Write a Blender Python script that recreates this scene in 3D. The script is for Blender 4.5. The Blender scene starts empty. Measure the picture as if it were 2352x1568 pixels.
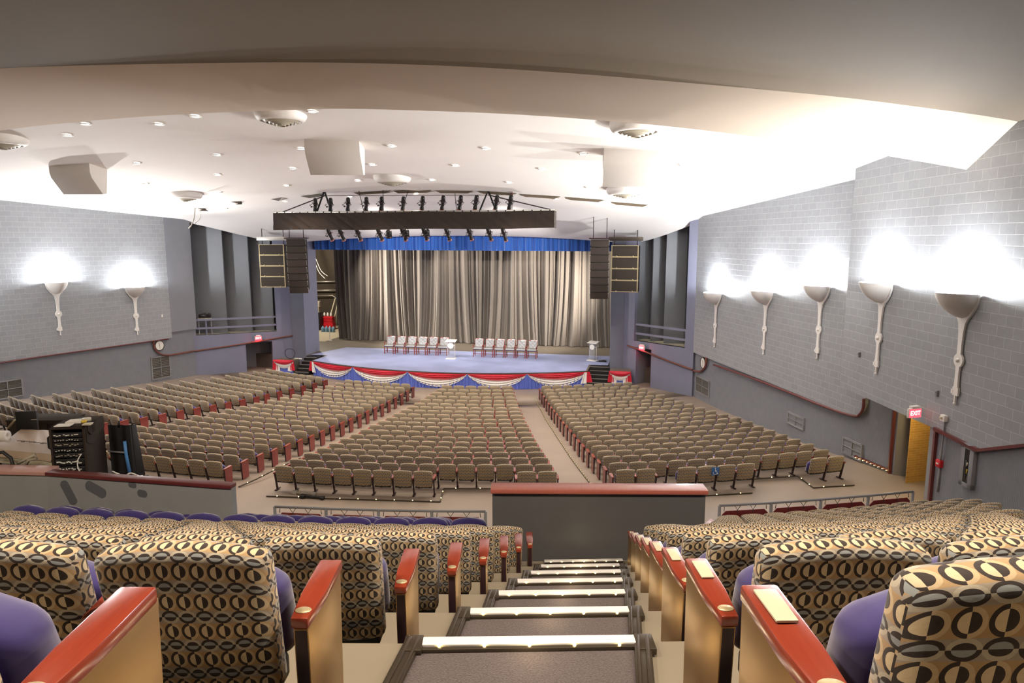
import bpy, bmesh, math, random
from mathutils import Vector, Matrix
random.seed(7)
PI = math.pi
COL = bpy.context.scene.collection
R_ = math.radians

# ------------------------------------------------------------------ helpers
class MB:
    """collects geometry for ONE mesh object"""
    def __init__(s):
        s.v = []; s.f = []; s.m = []; s.sm = []; s.uv = {}
        s.M = Matrix.Identity(4)
    def pt(s, p, uv=None):
        s.v.append(tuple(s.M @ Vector(p)))
        if uv is not None: s.uv[len(s.v) - 1] = uv
        return len(s.v) - 1
    def face(s, idx, m=0, sm=False):
        s.f.append(tuple(idx)); s.m.append(m); s.sm.append(sm)
    def quad(s, a, b, c, d, m=0, uvs=None):
        ids = [s.pt(p, uvs[i] if uvs else None) for i, p in enumerate((a, b, c, d))]
        s.face(ids, m)
    def box(s, c, size, m=0, rz=0.0, rx=0.0, ry=0.0):
        x, y, z = size[0] / 2, size[1] / 2, size[2] / 2
        T = Matrix.Translation(c)
        if rz: T = T @ Matrix.Rotation(rz, 4, 'Z')
        if ry: T = T @ Matrix.Rotation(ry, 4, 'Y')
        if rx: T = T @ Matrix.Rotation(rx, 4, 'X')
        i = [s.pt(T @ Vector(p)) for p in ((-x,-y,-z),(x,-y,-z),(x,y,-z),(-x,y,-z),(-x,-y,z),(x,-y,z),(x,y,z),(-x,y,z))]
        for q in ((0,3,2,1),(4,5,6,7),(0,1,5,4),(1,2,6,5),(2,3,7,6),(3,0,4,7)):
            s.face([i[k] for k in q], m)
    def bar(s, a, b, w, h, m=0):
        """box from point a to point b, section w (horizontal) x h"""
        a = Vector(a); b = Vector(b); d = b - a; L = d.length
        if L < 1e-6: return
        q = d.to_track_quat('X', 'Z').to_matrix().to_4x4()
        old = s.M; s.M = old @ Matrix.Translation((a + b) / 2) @ q
        s.box((0, 0, 0), (L, w, h), m); s.M = old
    def prism(s, poly, axis_vec, m=0, sm=False):
        """poly: list of 3D points; extruded by axis_vec"""
        n = len(poly); ax = Vector(axis_vec)
        a = [s.pt(p) for p in poly]; b = [s.pt(Vector(p) + ax) for p in poly]
        s.face(a[::-1], m); s.face(b, m)
        for i in range(n):
            j = (i + 1) % n
            s.face((a[i], a[j], b[j], b[i]), m, sm)
    def tube(s, pts, r, n=8, m=0, caps=True):
        pts = [Vector(p) for p in pts]; rings = []
        up = None
        for i, p in enumerate(pts):
            t = (pts[min(i + 1, len(pts) - 1)] - pts[max(i - 1, 0)]).normalized()
            if up is None:
                up = t.orthogonal().normalized()
            else:
                up = (up - t * up.dot(t))
                up = up.normalized() if up.length > 1e-6 else t.orthogonal().normalized()
            w = t.cross(up)
            rr = r[i] if isinstance(r, (list, tuple)) else r
            rings.append([s.pt(p + (up * math.cos(a) + w * math.sin(a)) * rr) for a in [2 * PI * k / n for k in range(n)]])
        for i in range(len(rings) - 1):
            for k in range(n):
                l = (k + 1) % n
                s.face((rings[i][k], rings[i][l], rings[i + 1][l], rings[i + 1][k]), m, True)
        if caps:
            s.face(rings[0][::-1], m); s.face(rings[-1], m)
    def lathe(s, prof, n=20, m=0, a0=0.0, a1=2 * PI, sm=True, sx=1.0, sy=1.0):
        full = abs(a1 - a0 - 2 * PI) < 1e-6
        cnt = n if full else n + 1
        rings = []
        for (r, z) in prof:
            rings.append([s.pt((r * sx * math.cos(a0 + (a1 - a0) * k / n), r * sy * math.sin(a0 + (a1 - a0) * k / n), z)) for k in range(cnt)])
        for i in range(len(prof) - 1):
            for k in range(n):
                l = (k + 1) % cnt
                s.face((rings[i][k], rings[i][l], rings[i + 1][l], rings[i + 1][k]), m, sm)
    def disc(s, c, r, nrm=(0, 0, 1), n=20, m=0, rx=1.0):
        q = Vector(nrm).to_track_quat('Z', 'Y')
        s.face([s.pt(Vector(c) + q @ Vector((r * rx * math.cos(2 * PI * k / n), r * math.sin(2 * PI * k / n), 0))) for k in range(n)], m)
    def ball(s, c, r, n=8, m=0):
        old = s.M; s.M = old @ Matrix.Translation(c)
        s.lathe([(r * math.sin(PI * i / 6), -r * math.cos(PI * i / 6)) for i in range(7)], n, m); s.M = old
    def grid(s, fn, nu, nv, m=0, sm=True, uvfn=None):
        ids = []
        for j in range(nv + 1):
            for i in range(nu + 1):
                u = i / nu; v = j / nv
                ids.append(s.pt(fn(u, v), uvfn(u, v) if uvfn else None))
        w = nu + 1
        for j in range(nv):
            for i in range(nu):
                s.face((ids[j*w+i], ids[j*w+i+1], ids[(j+1)*w+i+1], ids[(j+1)*w+i]), m, sm)
    def mesh(s, name, mats, bevel=0.0, seg=2):
        me = bpy.data.meshes.new(name)
        me.from_pydata(s.v, [], s.f)
        for mt in (mats if isinstance(mats, (list, tuple)) else [mats]): me.materials.append(mt)
        me.polygons.foreach_set('material_index', s.m)
        me.polygons.foreach_set('use_smooth', s.sm)
        if s.uv:
            ul = me.uv_layers.new(name='UVMap')
            for lp in me.loops:
                ul.data[lp.index].uv = s.uv.get(lp.vertex_index, (0, 0))
        if bevel > 0:
            bm = bmesh.new(); bm.from_mesh(me)
            ed = [e for e in bm.edges if len(e.link_faces) == 2 and e.calc_face_angle(0) > 0.5]
            bmesh.ops.bevel(bm, geom=ed, offset=bevel, segments=seg, affect='EDGES', profile=0.5, clamp_overlap=True)
            for f in bm.faces: f.smooth = True
            bm.to_mesh(me); bm.free()
            try: me.set_sharp_from_angle(angle=R_(40))
            except Exception: pass
        me.update()
        return me
    def build(s, name, mats, parent=None, bevel=0.0, seg=2, loc=None, rz=0.0):
        o = bpy.data.objects.new(name, s.mesh(name, mats, bevel, seg)); COL.objects.link(o)
        if parent is not None: o.parent = parent
        if loc is not None: o.location = loc
        if rz: o.rotation_euler = (0, 0, rz)
        return o

def tag(o, label=None, cat=None, group=None, kind=None):
    if label: o['label'] = label
    if cat: o['category'] = cat
    if group: o['group'] = group
    if kind: o['kind'] = kind
    return o
def empty(name, label, cat, loc=(0, 0, 0), rz=0.0, group=None):
    o = bpy.data.objects.new(name, None); COL.objects.link(o)
    o.location = loc; o.rotation_euler = (0, 0, rz); o.empty_display_size = 0.1
    return tag(o, label, cat, group)
def struct(mb, name, mats, bevel=0.0, parent=None):
    o = mb.build(name, mats, parent, bevel)
    if parent is None: o['kind'] = 'structure'
    return o
def copy_tree(o, parent=None):
    c = o.copy(); COL.objects.link(c)
    if parent is not None: c.parent = parent
    for ch in [x for x in o.children]: copy_tree(ch, c)
    return c
def text(body, size, mat, name, parent, M, extrude=0.004, width=1.0, shear=0.0):
    cu = bpy.data.curves.new(name, 'FONT'); cu.body = body; cu.size = size; cu.extrude = extrude
    cu.align_x = 'CENTER'; cu.align_y = 'CENTER'; cu.shear = shear; cu.space_character = 1.05
    cu.materials.append(mat)
    o = bpy.data.objects.new(name, cu); COL.objects.link(o)
    if parent is not None: o.parent = parent
    me = bpy.data.meshes.new_from_object(o); bpy.data.objects.remove(o)
    me.materials.clear(); me.materials.append(mat)
    o = bpy.data.objects.new(name, me); COL.objects.link(o)
    if parent is not None: o.parent = parent
    o.matrix_local = M @ Matrix.Diagonal((width, 1, 1, 1))
    return o
def lamp(kind, name, loc, energy, color=(1, 1, 1), size=0.1, aim=None, spot=60, blend=0.5, size_y=None):
    l = bpy.data.lights.new(name, kind); l.energy = energy; l.color = color
    if kind == 'AREA':
        l.size = size
        if size_y: l.shape = 'RECTANGLE'; l.size_y = size_y
    else: l.shadow_soft_size = size
    if kind == 'SPOT': l.spot_size = R_(spot); l.spot_blend = blend
    o = bpy.data.objects.new(name, l); COL.objects.link(o); o.location = loc
    if aim is not None:
        o.rotation_euler = (Vector(aim) - Vector(loc)).to_track_quat('-Z', 'Y').to_euler()
    return o
ORD = ['zeroth','first','second','third','fourth','fifth','sixth','seventh','eighth','ninth','tenth','eleventh','twelfth','thirteenth',
       'fourteenth','fifteenth','sixteenth','seventeenth','eighteenth','nineteenth','twentieth','twenty-first','twenty-second','twenty-third']

# ------------------------------------------------------------------ camera
CAMZ = 7.4; PITCH = R_(8.5); YAW = R_(11.5); FPX = 1568.0
cd = bpy.data.cameras.new('camera'); cd.lens = 24.0; cd.sensor_width = 36.0; cd.clip_start = 0.05; cd.clip_end = 300
cam = bpy.data.objects.new('camera', cd); COL.objects.link(cam)
cam.location = (0, 0, CAMZ); cam.rotation_euler = (PI / 2 - PITCH, 0, YAW)
bpy.context.scene.camera = cam
_RT = Vector((math.cos(YAW), math.sin(YAW), 0))
_FW = Vector((-math.sin(YAW) * math.cos(PITCH), math.cos(YAW) * math.cos(PITCH), -math.sin(PITCH)))
_UP = _RT.cross(_FW)
CPOS = Vector((0, 0, CAMZ))
def ray(px, py): return _RT * ((px - 1176) / FPX) - _UP * ((py - 784) / FPX) + _FW
def atz(px, py, z):
    r = ray(px, py); return CPOS + r * ((z - CAMZ) / r.z)
def atd(px, py, d): return CPOS + ray(px, py) * d
def aty(px, py, Y):
    r = ray(px, py); return CPOS + r * (Y / r.y)
def atp(px, py, a, b):
    """point of the vertical plane through plan points a, b seen at a photo position"""
    d = Vector((b[0] - a[0], b[1] - a[1], 0)); n = Vector((-d.y, d.x, 0)); r = ray(px, py)
    return CPOS + r * ((Vector((a[0], a[1], 0)) - CPOS).dot(n) / r.dot(n))
def cw(lat, F, z=0.0):
    """plan position from sideways / ahead distances of the camera heading"""
    return Vector((lat * math.cos(YAW) - F * math.sin(YAW), lat * math.sin(YAW) + F * math.cos(YAW), z))
OX, OY = -12.1, 57.0                 # centre of all the seating arcs
def pol(R, th, z=0.0): return Vector((OX + R * math.sin(th), OY - R * math.cos(th), z))
def ang(p): return math.atan2(p[0] - OX, OY - p[1])
def rad(p): return math.hypot(p[0] - OX, OY - p[1])

# ------------------------------------------------------------------ materials
class NT:
    def __init__(s, name):
        s.mat = bpy.data.materials.new(name); s.mat.use_nodes = True
        s.nt = s.mat.node_tree; s.nt.nodes.clear()
        s.out = s.nt.nodes.new('ShaderNodeOutputMaterial')
    def n(s, t, **kw):
        nd = s.nt.nodes.new('ShaderNode' + t)
        for k, v in kw.items(): setattr(nd, k, v)
        return nd
    def l(s, a, b): s.nt.links.new(a, b)
    def val(s, sock, v):
        if hasattr(v, 'node'): s.l(v, sock)
        else: sock.default_value = v
    def math(s, op, a, b=0.0, c=0.0, clamp=False):
        nd = s.n('Math', operation=op); nd.use_clamp = clamp
        for i, v in enumerate((a, b, c)):
            if i < len(nd.inputs): s.val(nd.inputs[i], v)
        return nd.outputs[0]
    def mix(s, f, a, b):
        nd = s.n('Mix', data_type='RGBA')
        s.val(nd.inputs[0], f)
        for sk, v in ((nd.inputs[6], a), (nd.inputs[7], b)):
            if hasattr(v, 'node'): s.l(v, sk)
            else: sk.default_value = (*v, 1)
        return nd.outputs[2]
    def bsdf(s, color, rough=0.5, metal=0.0, spec=0.5, coat=0.0, bump=None, bstr=0.2, bdist=0.01, sheen=0.0, em=None, ems=0.0, trans=0.0):
        b = s.n('BsdfPrincipled')
        if hasattr(color, 'node'): s.l(color, b.inputs['Base Color'])
        else: b.inputs['Base Color'].default_value = (*color, 1)
        s.val(b.inputs['Roughness'], rough); b.inputs['Metallic'].default_value = metal
        b.inputs['Specular IOR Level'].default_value = spec
        b.inputs['Coat Weight'].default_value = coat
        b.inputs['Coat Roughness'].default_value = 0.15
        if sheen: b.inputs['Sheen Weight'].default_value = sheen
        if trans: b.inputs['Transmission Weight'].default_value = trans
        if em: b.inputs['Emission Color'].default_value = (*em, 1); b.inputs['Emission Strength'].default_value = ems
        if bump is not None:
            bn = s.n('Bump'); bn.inputs['Strength'].default_value = bstr; bn.inputs['Distance'].default_value = bdist
            s.l(bump, bn.inputs['Height']); s.l(bn.outputs[0], b.inputs['Normal'])
        s.l(b.outputs[0], s.out.inputs[0]); return b
    def coord(s, which='Object'):
        return s.n('TexCoord').outputs[which]
    def noise(s, scale, detail=3.0, vec=None, rough=0.5):
        nd = s.n('TexNoise'); nd.inputs['Scale'].default_value = scale; nd.inputs['Detail'].default_value = detail
        nd.inputs['Roughness'].default_value = rough
        if vec is not None: s.l(vec, nd.inputs['Vector'])
        return nd.outputs[0]
def plain(name, color, rough=0.5, metal=0.0, var=0.12, nscale=6.0, bump=0.0, bscale=60.0, **kw):
    t = NT(name); co = t.coord('Object')
    nz = t.noise(nscale, 4.0, co)
    c = t.mix(nz, tuple(x * (1 - var) for x in color), tuple(min(1, x * (1 + var)) for x in color))
    bp = t.noise(bscale, 3.0, co) if bump else None
    t.bsdf(c, rough, metal, bump=bp, bstr=bump, bdist=0.004, **kw)
    return t.mat
def glow(name, color, strength):
    t = NT(name); e = t.n('Emission'); e.inputs[0].default_value = (*color, 1); e.inputs[1].default_value = strength
    t.l(e.outputs[0], t.out.inputs[0]); return t.mat
def brick_mat(name, c1, c2, mortar, w, h, ms, rough=0.55, bump=0.5, offset=0.5):
    t = NT(name); uv = t.coord('UV')
    b = t.n('TexBrick'); b.offset = offset
    t.l(uv, b.inputs['Vector'])
    b.inputs['Scale'].default_value = 1.0; b.inputs['Brick Width'].default_value = w; b.inputs['Row Height'].default_value = h
    b.inputs['Mortar Size'].default_value = ms; b.inputs['Mortar Smooth'].default_value = 0.3; b.inputs['Bias'].default_value = 0.0
    b.inputs['Color1'].default_value = (*c1, 1); b.inputs['Color2'].default_value = (*c2, 1); b.inputs['Mortar'].default_value = (*mortar, 1)
    nz = t.noise(9.0, 5.0, uv)
    col = t.mix(t.math('MULTIPLY', nz, 0.35), b.outputs['Color'], tuple(x * 0.6 for x in c1))
    hgt = t.math('ADD', t.math('MULTIPLY', b.outputs['Fac'], -1.0), t.math('MULTIPLY', t.noise(70.0, 3.0, uv), 0.25))
    t.bsdf(col, rough, bump=hgt, bstr=bump, bdist=0.012)
    return t.mat

def fabric_mat():
    """woven upholstery: rows of half-dark discs in open rings, alternating with rows of chained grey-blue lenses"""
    t = NT('patterned_fabric'); uv = t.n('TexCoord').outputs['UV']
    sp = t.n('SeparateXYZ'); t.l(uv, sp.inputs[0])
    P = 0.050; Q = 0.0505
    u = t.math('DIVIDE', sp.outputs[0], P); v = t.math('DIVIDE', sp.outputs[1], Q)
    v2 = t.math('FLOORED_MODULO', v, 2.0); odd = t.math('GREATER_THAN', v2, 1.14)
    col = t.math('FLOOR', u)
    a = t.math('SUBTRACT', t.math('SUBTRACT', u, col), 0.5)
    b = t.math('SUBTRACT', v2, t.math('ADD', t.math('MULTIPLY', odd, 1.0), 0.57))
    def ln(x, y, sx, sy): return t.math('SQRT', t.math('ADD', t.math('POWER', t.math('DIVIDE', x, sx), 2.0), t.math('POWER', t.math('DIVIDE', y, sy), 2.0)))
    def lt(x, k): return t.math('LESS_THAN', x, k)
    def gt(x, k): return t.math('GREATER_THAN', x, k)
    # colours
    nz = t.noise(4.0, 2.0, uv); nf = t.noise(90.0, 2.0, uv)
    tan = t.mix(nz, (0.40, 0.235, 0.095), (0.46, 0.335, 0.19))
    cream = t.mix(nz, (0.70, 0.52, 0.28), (0.66, 0.58, 0.42))
    grey = t.mix(nz, (0.21, 0.26, 0.30), (0.36, 0.36, 0.34))
    dark = (0.016, 0.009, 0.010)
    # A row: discs in rings, light and dark exchanged across an upright middle line
    light = t.mix(0.45, cream, tan)
    rA = lt(ln(a, b, 0.49, 0.575), 1.0); iA = lt(ln(a, b, 0.33, 0.395), 1.0)
    lft = lt(a, 0.0)
    ringA = t.mix(lft, light, dark); inA = t.mix(lft, dark, cream)
    cA = t.mix(iA, t.mix(rA, tan, ringA), inA)
    # B row: the same exchanged across a level line, turned over in every second one
    rB = lt(ln(a, b, 0.505, 0.44), 1.0); iB = lt(ln(a, b, 0.345, 0.27), 1.0)
    flip = t.math('FLOORED_MODULO', col, 2.0)
    upr = gt(b, 0.0)
    hi = t.math('ABSOLUTE', t.math('SUBTRACT', upr, flip))
    lg = t.mix(0.5, grey, cream)
    ringB = t.mix(hi, dark, lg); inB = t.mix(hi, grey, dark)
    cB = t.mix(iB, t.mix(rB, t.mix(0.45, grey, tan), ringB), inB)
    c = t.mix(odd, cA, cB)
    c = t.mix(t.math('MULTIPLY', nf, 0.25), c, (0.12, 0.09, 0.06))
    t.bsdf(c, 0.85, spec=0.25, sheen=0.25, bump=nf, bstr=0.25, bdist=0.002)
    return t.mat

def curtain_mat(name, c0, c1, rough=0.75, sheen=0.4):
    t = NT(name); co = t.coord('Object')
    mp = t.n('Mapping'); mp.inputs['Scale'].default_value = (6, 6, 0.15); t.l(co, mp.inputs[0])
    nz = t.noise(3.0, 4.0, mp.outputs[0])
    t.bsdf(t.mix(nz, c0, c1), rough, sheen=sheen, spec=0.3)
    return t.mat
def ribbed_mat(name, color):
    t = NT(name); uv = t.coord('UV'); sp = t.n('SeparateXYZ'); t.l(uv, sp.inputs[0])
    w = t.math('SINE', t.math('MULTIPLY', sp.outputs[0], 2 * PI / 0.05))
    nz = t.noise(3.0, 4.0, uv)
    c = t.mix(nz, tuple(x * .85 for x in color), tuple(x * 1.12 for x in color))
    c = t.mix(t.math('MULTIPLY', t.math('ADD', w, 1.0), 0.09), c, tuple(x * .6 for x in color))
    t.bsdf(c, 0.6, bump=w, bstr=0.35, bdist=0.006)
    return t.mat
def wood_mat(name, c0, c1, rough=0.25, coat=0.6, stretch=(18, 1.6, 6)):
    t = NT(name); co = t.coord('Object')
    mp = t.n('Mapping'); mp.inputs['Scale'].default_value = stretch; t.l(co, mp.inputs[0])
    nz = t.noise(3.0, 6.0, mp.outputs[0], 0.6)
    t.bsdf(t.mix(nz, c0, c1), rough, coat=coat)
    return t.mat
def brushed_mat(name, color, rough=0.32):
    t = NT(name); co = t.coord('Object')
    mp = t.n('Mapping'); mp.inputs['Scale'].default_value = (1, 1, 220); t.l(co, mp.inputs[0])
    nz = t.noise(4.0, 3.0, mp.outputs[0])
    t.bsdf(t.mix(nz, tuple(x * .85 for x in color), color), t.math('ADD', t.math('MULTIPLY', nz, 0.15), rough - 0.07), metal=1.0, bump=nz, bstr=0.08, bdist=0.001)
    return t.mat

M = {}
M['fabric'] = fabric_mat()
M['purple'] = plain('violet_velvet', (0.026, 0.014, 0.135), 0.8, var=0.25, nscale=12, sheen=0.5)
M['black'] = plain('black_plastic', (0.012, 0.011, 0.012), 0.5)
M['steel'] = plain('dark_steel', (0.030, 0.012, 0.016), 0.38, spec=0.5)
M['gold'] = brushed_mat('brushed_gold', (0.50, 0.315, 0.135), 0.36)
M['redwood'] = wood_mat('mahogany_gloss', (0.18, 0.022, 0.010), (0.30, 0.048, 0.020))
M['panelwood'] = wood_mat('mahogany_panel', (0.155, 0.024, 0.022), (0.235, 0.040, 0.035), 0.4, 0.2)
M['cream'] = plain('cream_inlay', (0.56, 0.50, 0.36), 0.35, var=0.06)
M['plaque'] = plain('brass_plaque', (0.70, 0.58, 0.34), 0.35, metal=0.6)
M['concrete'] = plain('painted_concrete', (0.235, 0.200, 0.150), 0.42, var=0.14, nscale=1.7, bump=0.12, bscale=25)
M['floor'] = plain('house_floor', (0.26, 0.205, 0.165), 0.45, var=0.16, nscale=0.9, bump=0.05, bscale=12)
M['carpet'] = plain('stair_carpet', (0.082, 0.064, 0.066), 0.95, var=0.95, nscale=130, bump=0.9, bscale=150, sheen=0.2)
M['white'] = plain('white_strip', (0.74, 0.72, 0.71), 0.45, var=0.05)
M['trimdark'] = plain('dark_metal_edge', (0.085, 0.068, 0.050), 0.35, metal=0.6)
M['block'] = brick_mat('painted_block', (0.300, 0.312, 0.330), (0.335, 0.347, 0.365), (0.47, 0.48, 0.49), 0.50, 0.25, 0.008)  # paler mortar carries the highlights of the joints in its colour
M['yellowbrick'] = brick_mat('yellow_brick', (0.62, 0.36, 0.10), (0.50, 0.27, 0.07), (0.72, 0.52, 0.20), 0.30, 0.075, 0.006)
M['ribbed'] = ribbed_mat('ribbed_grey_wall', (0.205, 0.213, 0.245))
M['greywall'] = plain('grey_paint', (0.215, 0.218, 0.245), 0.6, var=0.07, nscale=2)
M['fin'] = plain('grey_fin_paint', (0.18, 0.185, 0.20), 0.6, var=0.07, nscale=2)
M['violet'] = plain('blue_violet_paint', (0.200, 0.205, 0.285), 0.6, var=0.06, nscale=2)
M['proscenium'] = plain('proscenium_grey', (0.155, 0.165, 0.215), 0.55, var=0.06, nscale=2)
M['ceiling'] = plain('ceiling_plaster', (0.86, 0.82, 0.79), 0.8, var=0.03, nscale=0.7)
M['soffit'] = plain('shaded_soffit_plaster', (0.165, 0.125, 0.082), 0.8, var=0.04, nscale=0.7)  # shade of the unlit soffit is put into this dark colour
M['band'] = plain('bounce_lit_plaster', (0.88, 0.75, 0.63), 0.8, var=0.03, nscale=0.7)  # warm bounced light on the band is put into its colour
M['whitepaint'] = plain('white_paint', (0.80, 0.77, 0.73), 0.5, var=0.04)
M['plaster2'] = plain('speaker_cover_plaster', (0.70, 0.66, 0.615), 0.8, var=0.03)
M['parapet'] = plain('parapet_paint', (0.095, 0.092, 0.094), 0.5, var=0.12, nscale=3)
M['boothwall'] = plain('booth_wall_paint', (0.27, 0.275, 0.275), 0.55, var=0.10, nscale=3)
M['redtrim'] = wood_mat('red_trim', (0.10, 0.018, 0.018), (0.155, 0.030, 0.028), 0.4, 0.2)
M['pinkcap'] = wood_mat('parapet_cap_wood', (0.34, 0.085, 0.060), (0.46, 0.145, 0.105), 0.4, 0.3)
M['pinkcap2'] = wood_mat('pale_cap_wood', (0.42, 0.22, 0.19), (0.52, 0.30, 0.26), 0.4, 0.3)
M['curtain'] = curtain_mat('grey_brown_velour', (0.105, 0.086, 0.070), (0.215, 0.185, 0.155))
M['valance'] = curtain_mat('royal_blue_velour', (0.014, 0.075, 0.36), (0.05, 0.19, 0.62))
M['redcloth'] = curtain_mat('red_satin', (0.55, 0.012, 0.035), (0.72, 0.03, 0.06), 0.35, 0.1)
M['whitecloth'] = curtain_mat('white_satin', (0.78, 0.76, 0.74), (0.86, 0.84, 0.82), 0.4, 0.1)
M['bluecloth'] = curtain_mat('blue_satin', (0.075, 0.12, 0.50), (0.16, 0.22, 0.68), 0.35, 0.1)
M['stagecarpet'] = plain('blue_stage_carpet', (0.33, 0.37, 0.60), 0.6, var=0.30, nscale=0.7)
M['stageboard'] = plain('dark_stage_boards', (0.145, 0.120, 0.090), 0.55, var=0.2, nscale=1.5)
M['duvetyne'] = curtain_mat('black_duvetyne', (0.030, 0.020, 0.015), (0.052, 0.036, 0.028), 0.9, 0.2)
M['alu'] = plain('aluminium', (0.60, 0.57, 0.52), 0.4, metal=0.7)
M['cabinet'] = plain('speaker_cabinet_black', (0.022, 0.015, 0.011), 0.6)
M['grille'] = plain('speaker_grille', (0.034, 0.022, 0.014), 0.7, bump=0.3, bscale=150)
M['lampblack'] = plain('lantern_black', (0.012, 0.010, 0.010), 0.35)
M['lens'] = plain('lantern_lens', (0.55, 0.20, 0.16), 0.15)
M['leather'] = plain('silver_leather', (0.40, 0.40, 0.41), 0.4, var=0.05)
M['navy'] = plain('navy_leather', (0.055, 0.065, 0.10), 0.45)
M['chairwood'] = wood_mat('chair_mahogany', (0.17, 0.022, 0.02), (0.28, 0.045, 0.035))
M['mesh'] = plain('grille_brown', (0.135, 0.125, 0.110), 0.6)
M['grillegrey'] = plain('grille_grey', (0.24, 0.24, 0.25), 0.5)
M['clockface'] = plain('clock_face', (0.80, 0.78, 0.72), 0.4, var=0.02)
M['red'] = plain('fire_red', (0.55, 0.015, 0.025), 0.35)
M['yellow'] = plain('yellow_tag', (0.75, 0.52, 0.05), 0.5)
M['tan'] = plain('tan_cover_vinyl', (0.40, 0.30, 0.215), 0.5, var=0.06, nscale=3)
M['brownprint'] = plain('brown_print', (0.05, 0.025, 0.015), 0.6)
M['felt'] = plain('dark_brown_felt', (0.030, 0.019, 0.013), 0.95, var=0.3, nscale=40)
M['paper'] = plain('paper', (0.80, 0.78, 0.72), 0.6, var=0.03)
M['panelgrey'] = plain('equipment_grey', (0.40, 0.36, 0.28), 0.45)
M['bluepaint'] = plain('blue_paint', (0.10, 0.30, 0.66), 0.4)
M['signblue'] = plain('sign_blue', (0.035, 0.14, 0.42), 0.4, var=0.03)
M['exitface'] = glow('exit_face', (1.0, 0.09, 0.13), 0.35)
M['exitletter'] = glow('exit_letters', (1.0, 0.86, 0.66), 0.8)
M['led'] = glow('warm_led', (1.0, 0.76, 0.26), 3.0)
M['downlight'] = glow('downlight_lamp', (1.0, 0.97, 0.9), 5.0)
M['jug'] = plain('blue_water_jug', (0.22, 0.42, 0.60), 0.2, trans=0.3)
M['wingwall'] = plain('dark_wing_wall', (0.055, 0.042, 0.028), 0.8, var=0.2)
M['acrylic'] = plain('clear_acrylic', (0.92, 0.94, 0.96), 0.05, var=0.01, trans=0.92)
M['smoked'] = plain('smoked_glass', (0.03, 0.03, 0.035), 0.08, trans=0.2)
M['shadowgap'] = plain('dark_recess', (0.10, 0.085, 0.07), 0.8)
M['copper'] = plain('red_brown_rail', (0.17, 0.055, 0.040), 0.4)
M['wedge'] = plain('scuffed_patch', (0.10, 0.105, 0.115), 0.6)
# ------------------------------------------------------------------ heights of the house
ROWP = 0.865; R1 = 39.45
_ZI = [0, 2, 4, 6, 8, 10, 12, 14, 16, 18, 40]; _ZV = [0, -.15, -.34, -.51, -.62, -.76, -.86, -.97, -1.02, -1.05, -1.05]
def interp(x, xs, ys):
    if x <= xs[0]: return ys[0]
    for a, b, c, d in zip(xs, xs[1:], ys, ys[1:]):
        if x <= b: return c + (d - c) * (x - a) / (b - a)
    return ys[-1]
def zf(r): return interp((R1 - r) / ROWP, _ZI, _ZV)
ZST = -0.13                                     # stage floor
RS0 = 56.48; RN0 = 55.65; RP = 0.9025           # raked block: seat back line, step nosing line, row pitch
def zk(k): return 5.74 - 0.387 * k if k <= 6 else 5.74 - 0.387 * 6 - 0.380 * (k - 6)
# plan lines of the side walls
PR_A, PR_B = (2.30, 37.62), (7.35, 23.55)
P2_A, P2_B = (6.25, 23.93), (12.33, -6.0)
PL_A, PL_B = (-27.62, 37.37), (-40.42, -6.0)
def lx(a, b, Y): return a[0] + (b[0] - a[0]) * (Y - a[1]) / (b[1] - a[1])
def norm2(a, b, out):
    d = Vector((b[0] - a[0], b[1] - a[1], 0)).normalized(); n = Vector((-d.y, d.x, 0))
    return n * out
# ceiling surface
def ceil_bounds(Y):
    r = lx(PR_A, PR_B, Y) if Y <= 37.62 else lx(PR_A, (-1.55, 41.2), Y)
    if Y < 24: r = max(r, lx(P2_A, P2_B, Y))
    l = lx(PL_A, PL_B, Y) if Y <= 37.37 else lx(PL_A, (-22.9, 41.2), Y)
    return l, r
def ceil_z(X, Y):
    l, r = ceil_bounds(Y)
    h = (r - OX) if X > OX else (OX - l)
    u = min(1.15, abs(X - OX) / h)
    s = 9.41 - 0.07 * (Y - 25.4); cr = 0.0031 * h * h
    if Y > 37.0:
        t = min(1.0, (Y - 37.0) / 4.2); t = t * t * (3 - 2 * t) * 0.6 + t * 0.4
        s = s + (7.2 - s) * t; cr = cr + (0.42 - cr) * t
    return s + cr * (1 - u * u)
def atceil(px, py):
    r = ray(px, py); t = 8.0
    lo, hi = 6.0, 60.0
    for _ in range(60):
        m = (lo + hi) / 2; p = CPOS + r * m
        if p.z < ceil_z(p.x, min(p.y, 41.2)): lo = m
        else: hi = m
    return CPOS + r * lo

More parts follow.
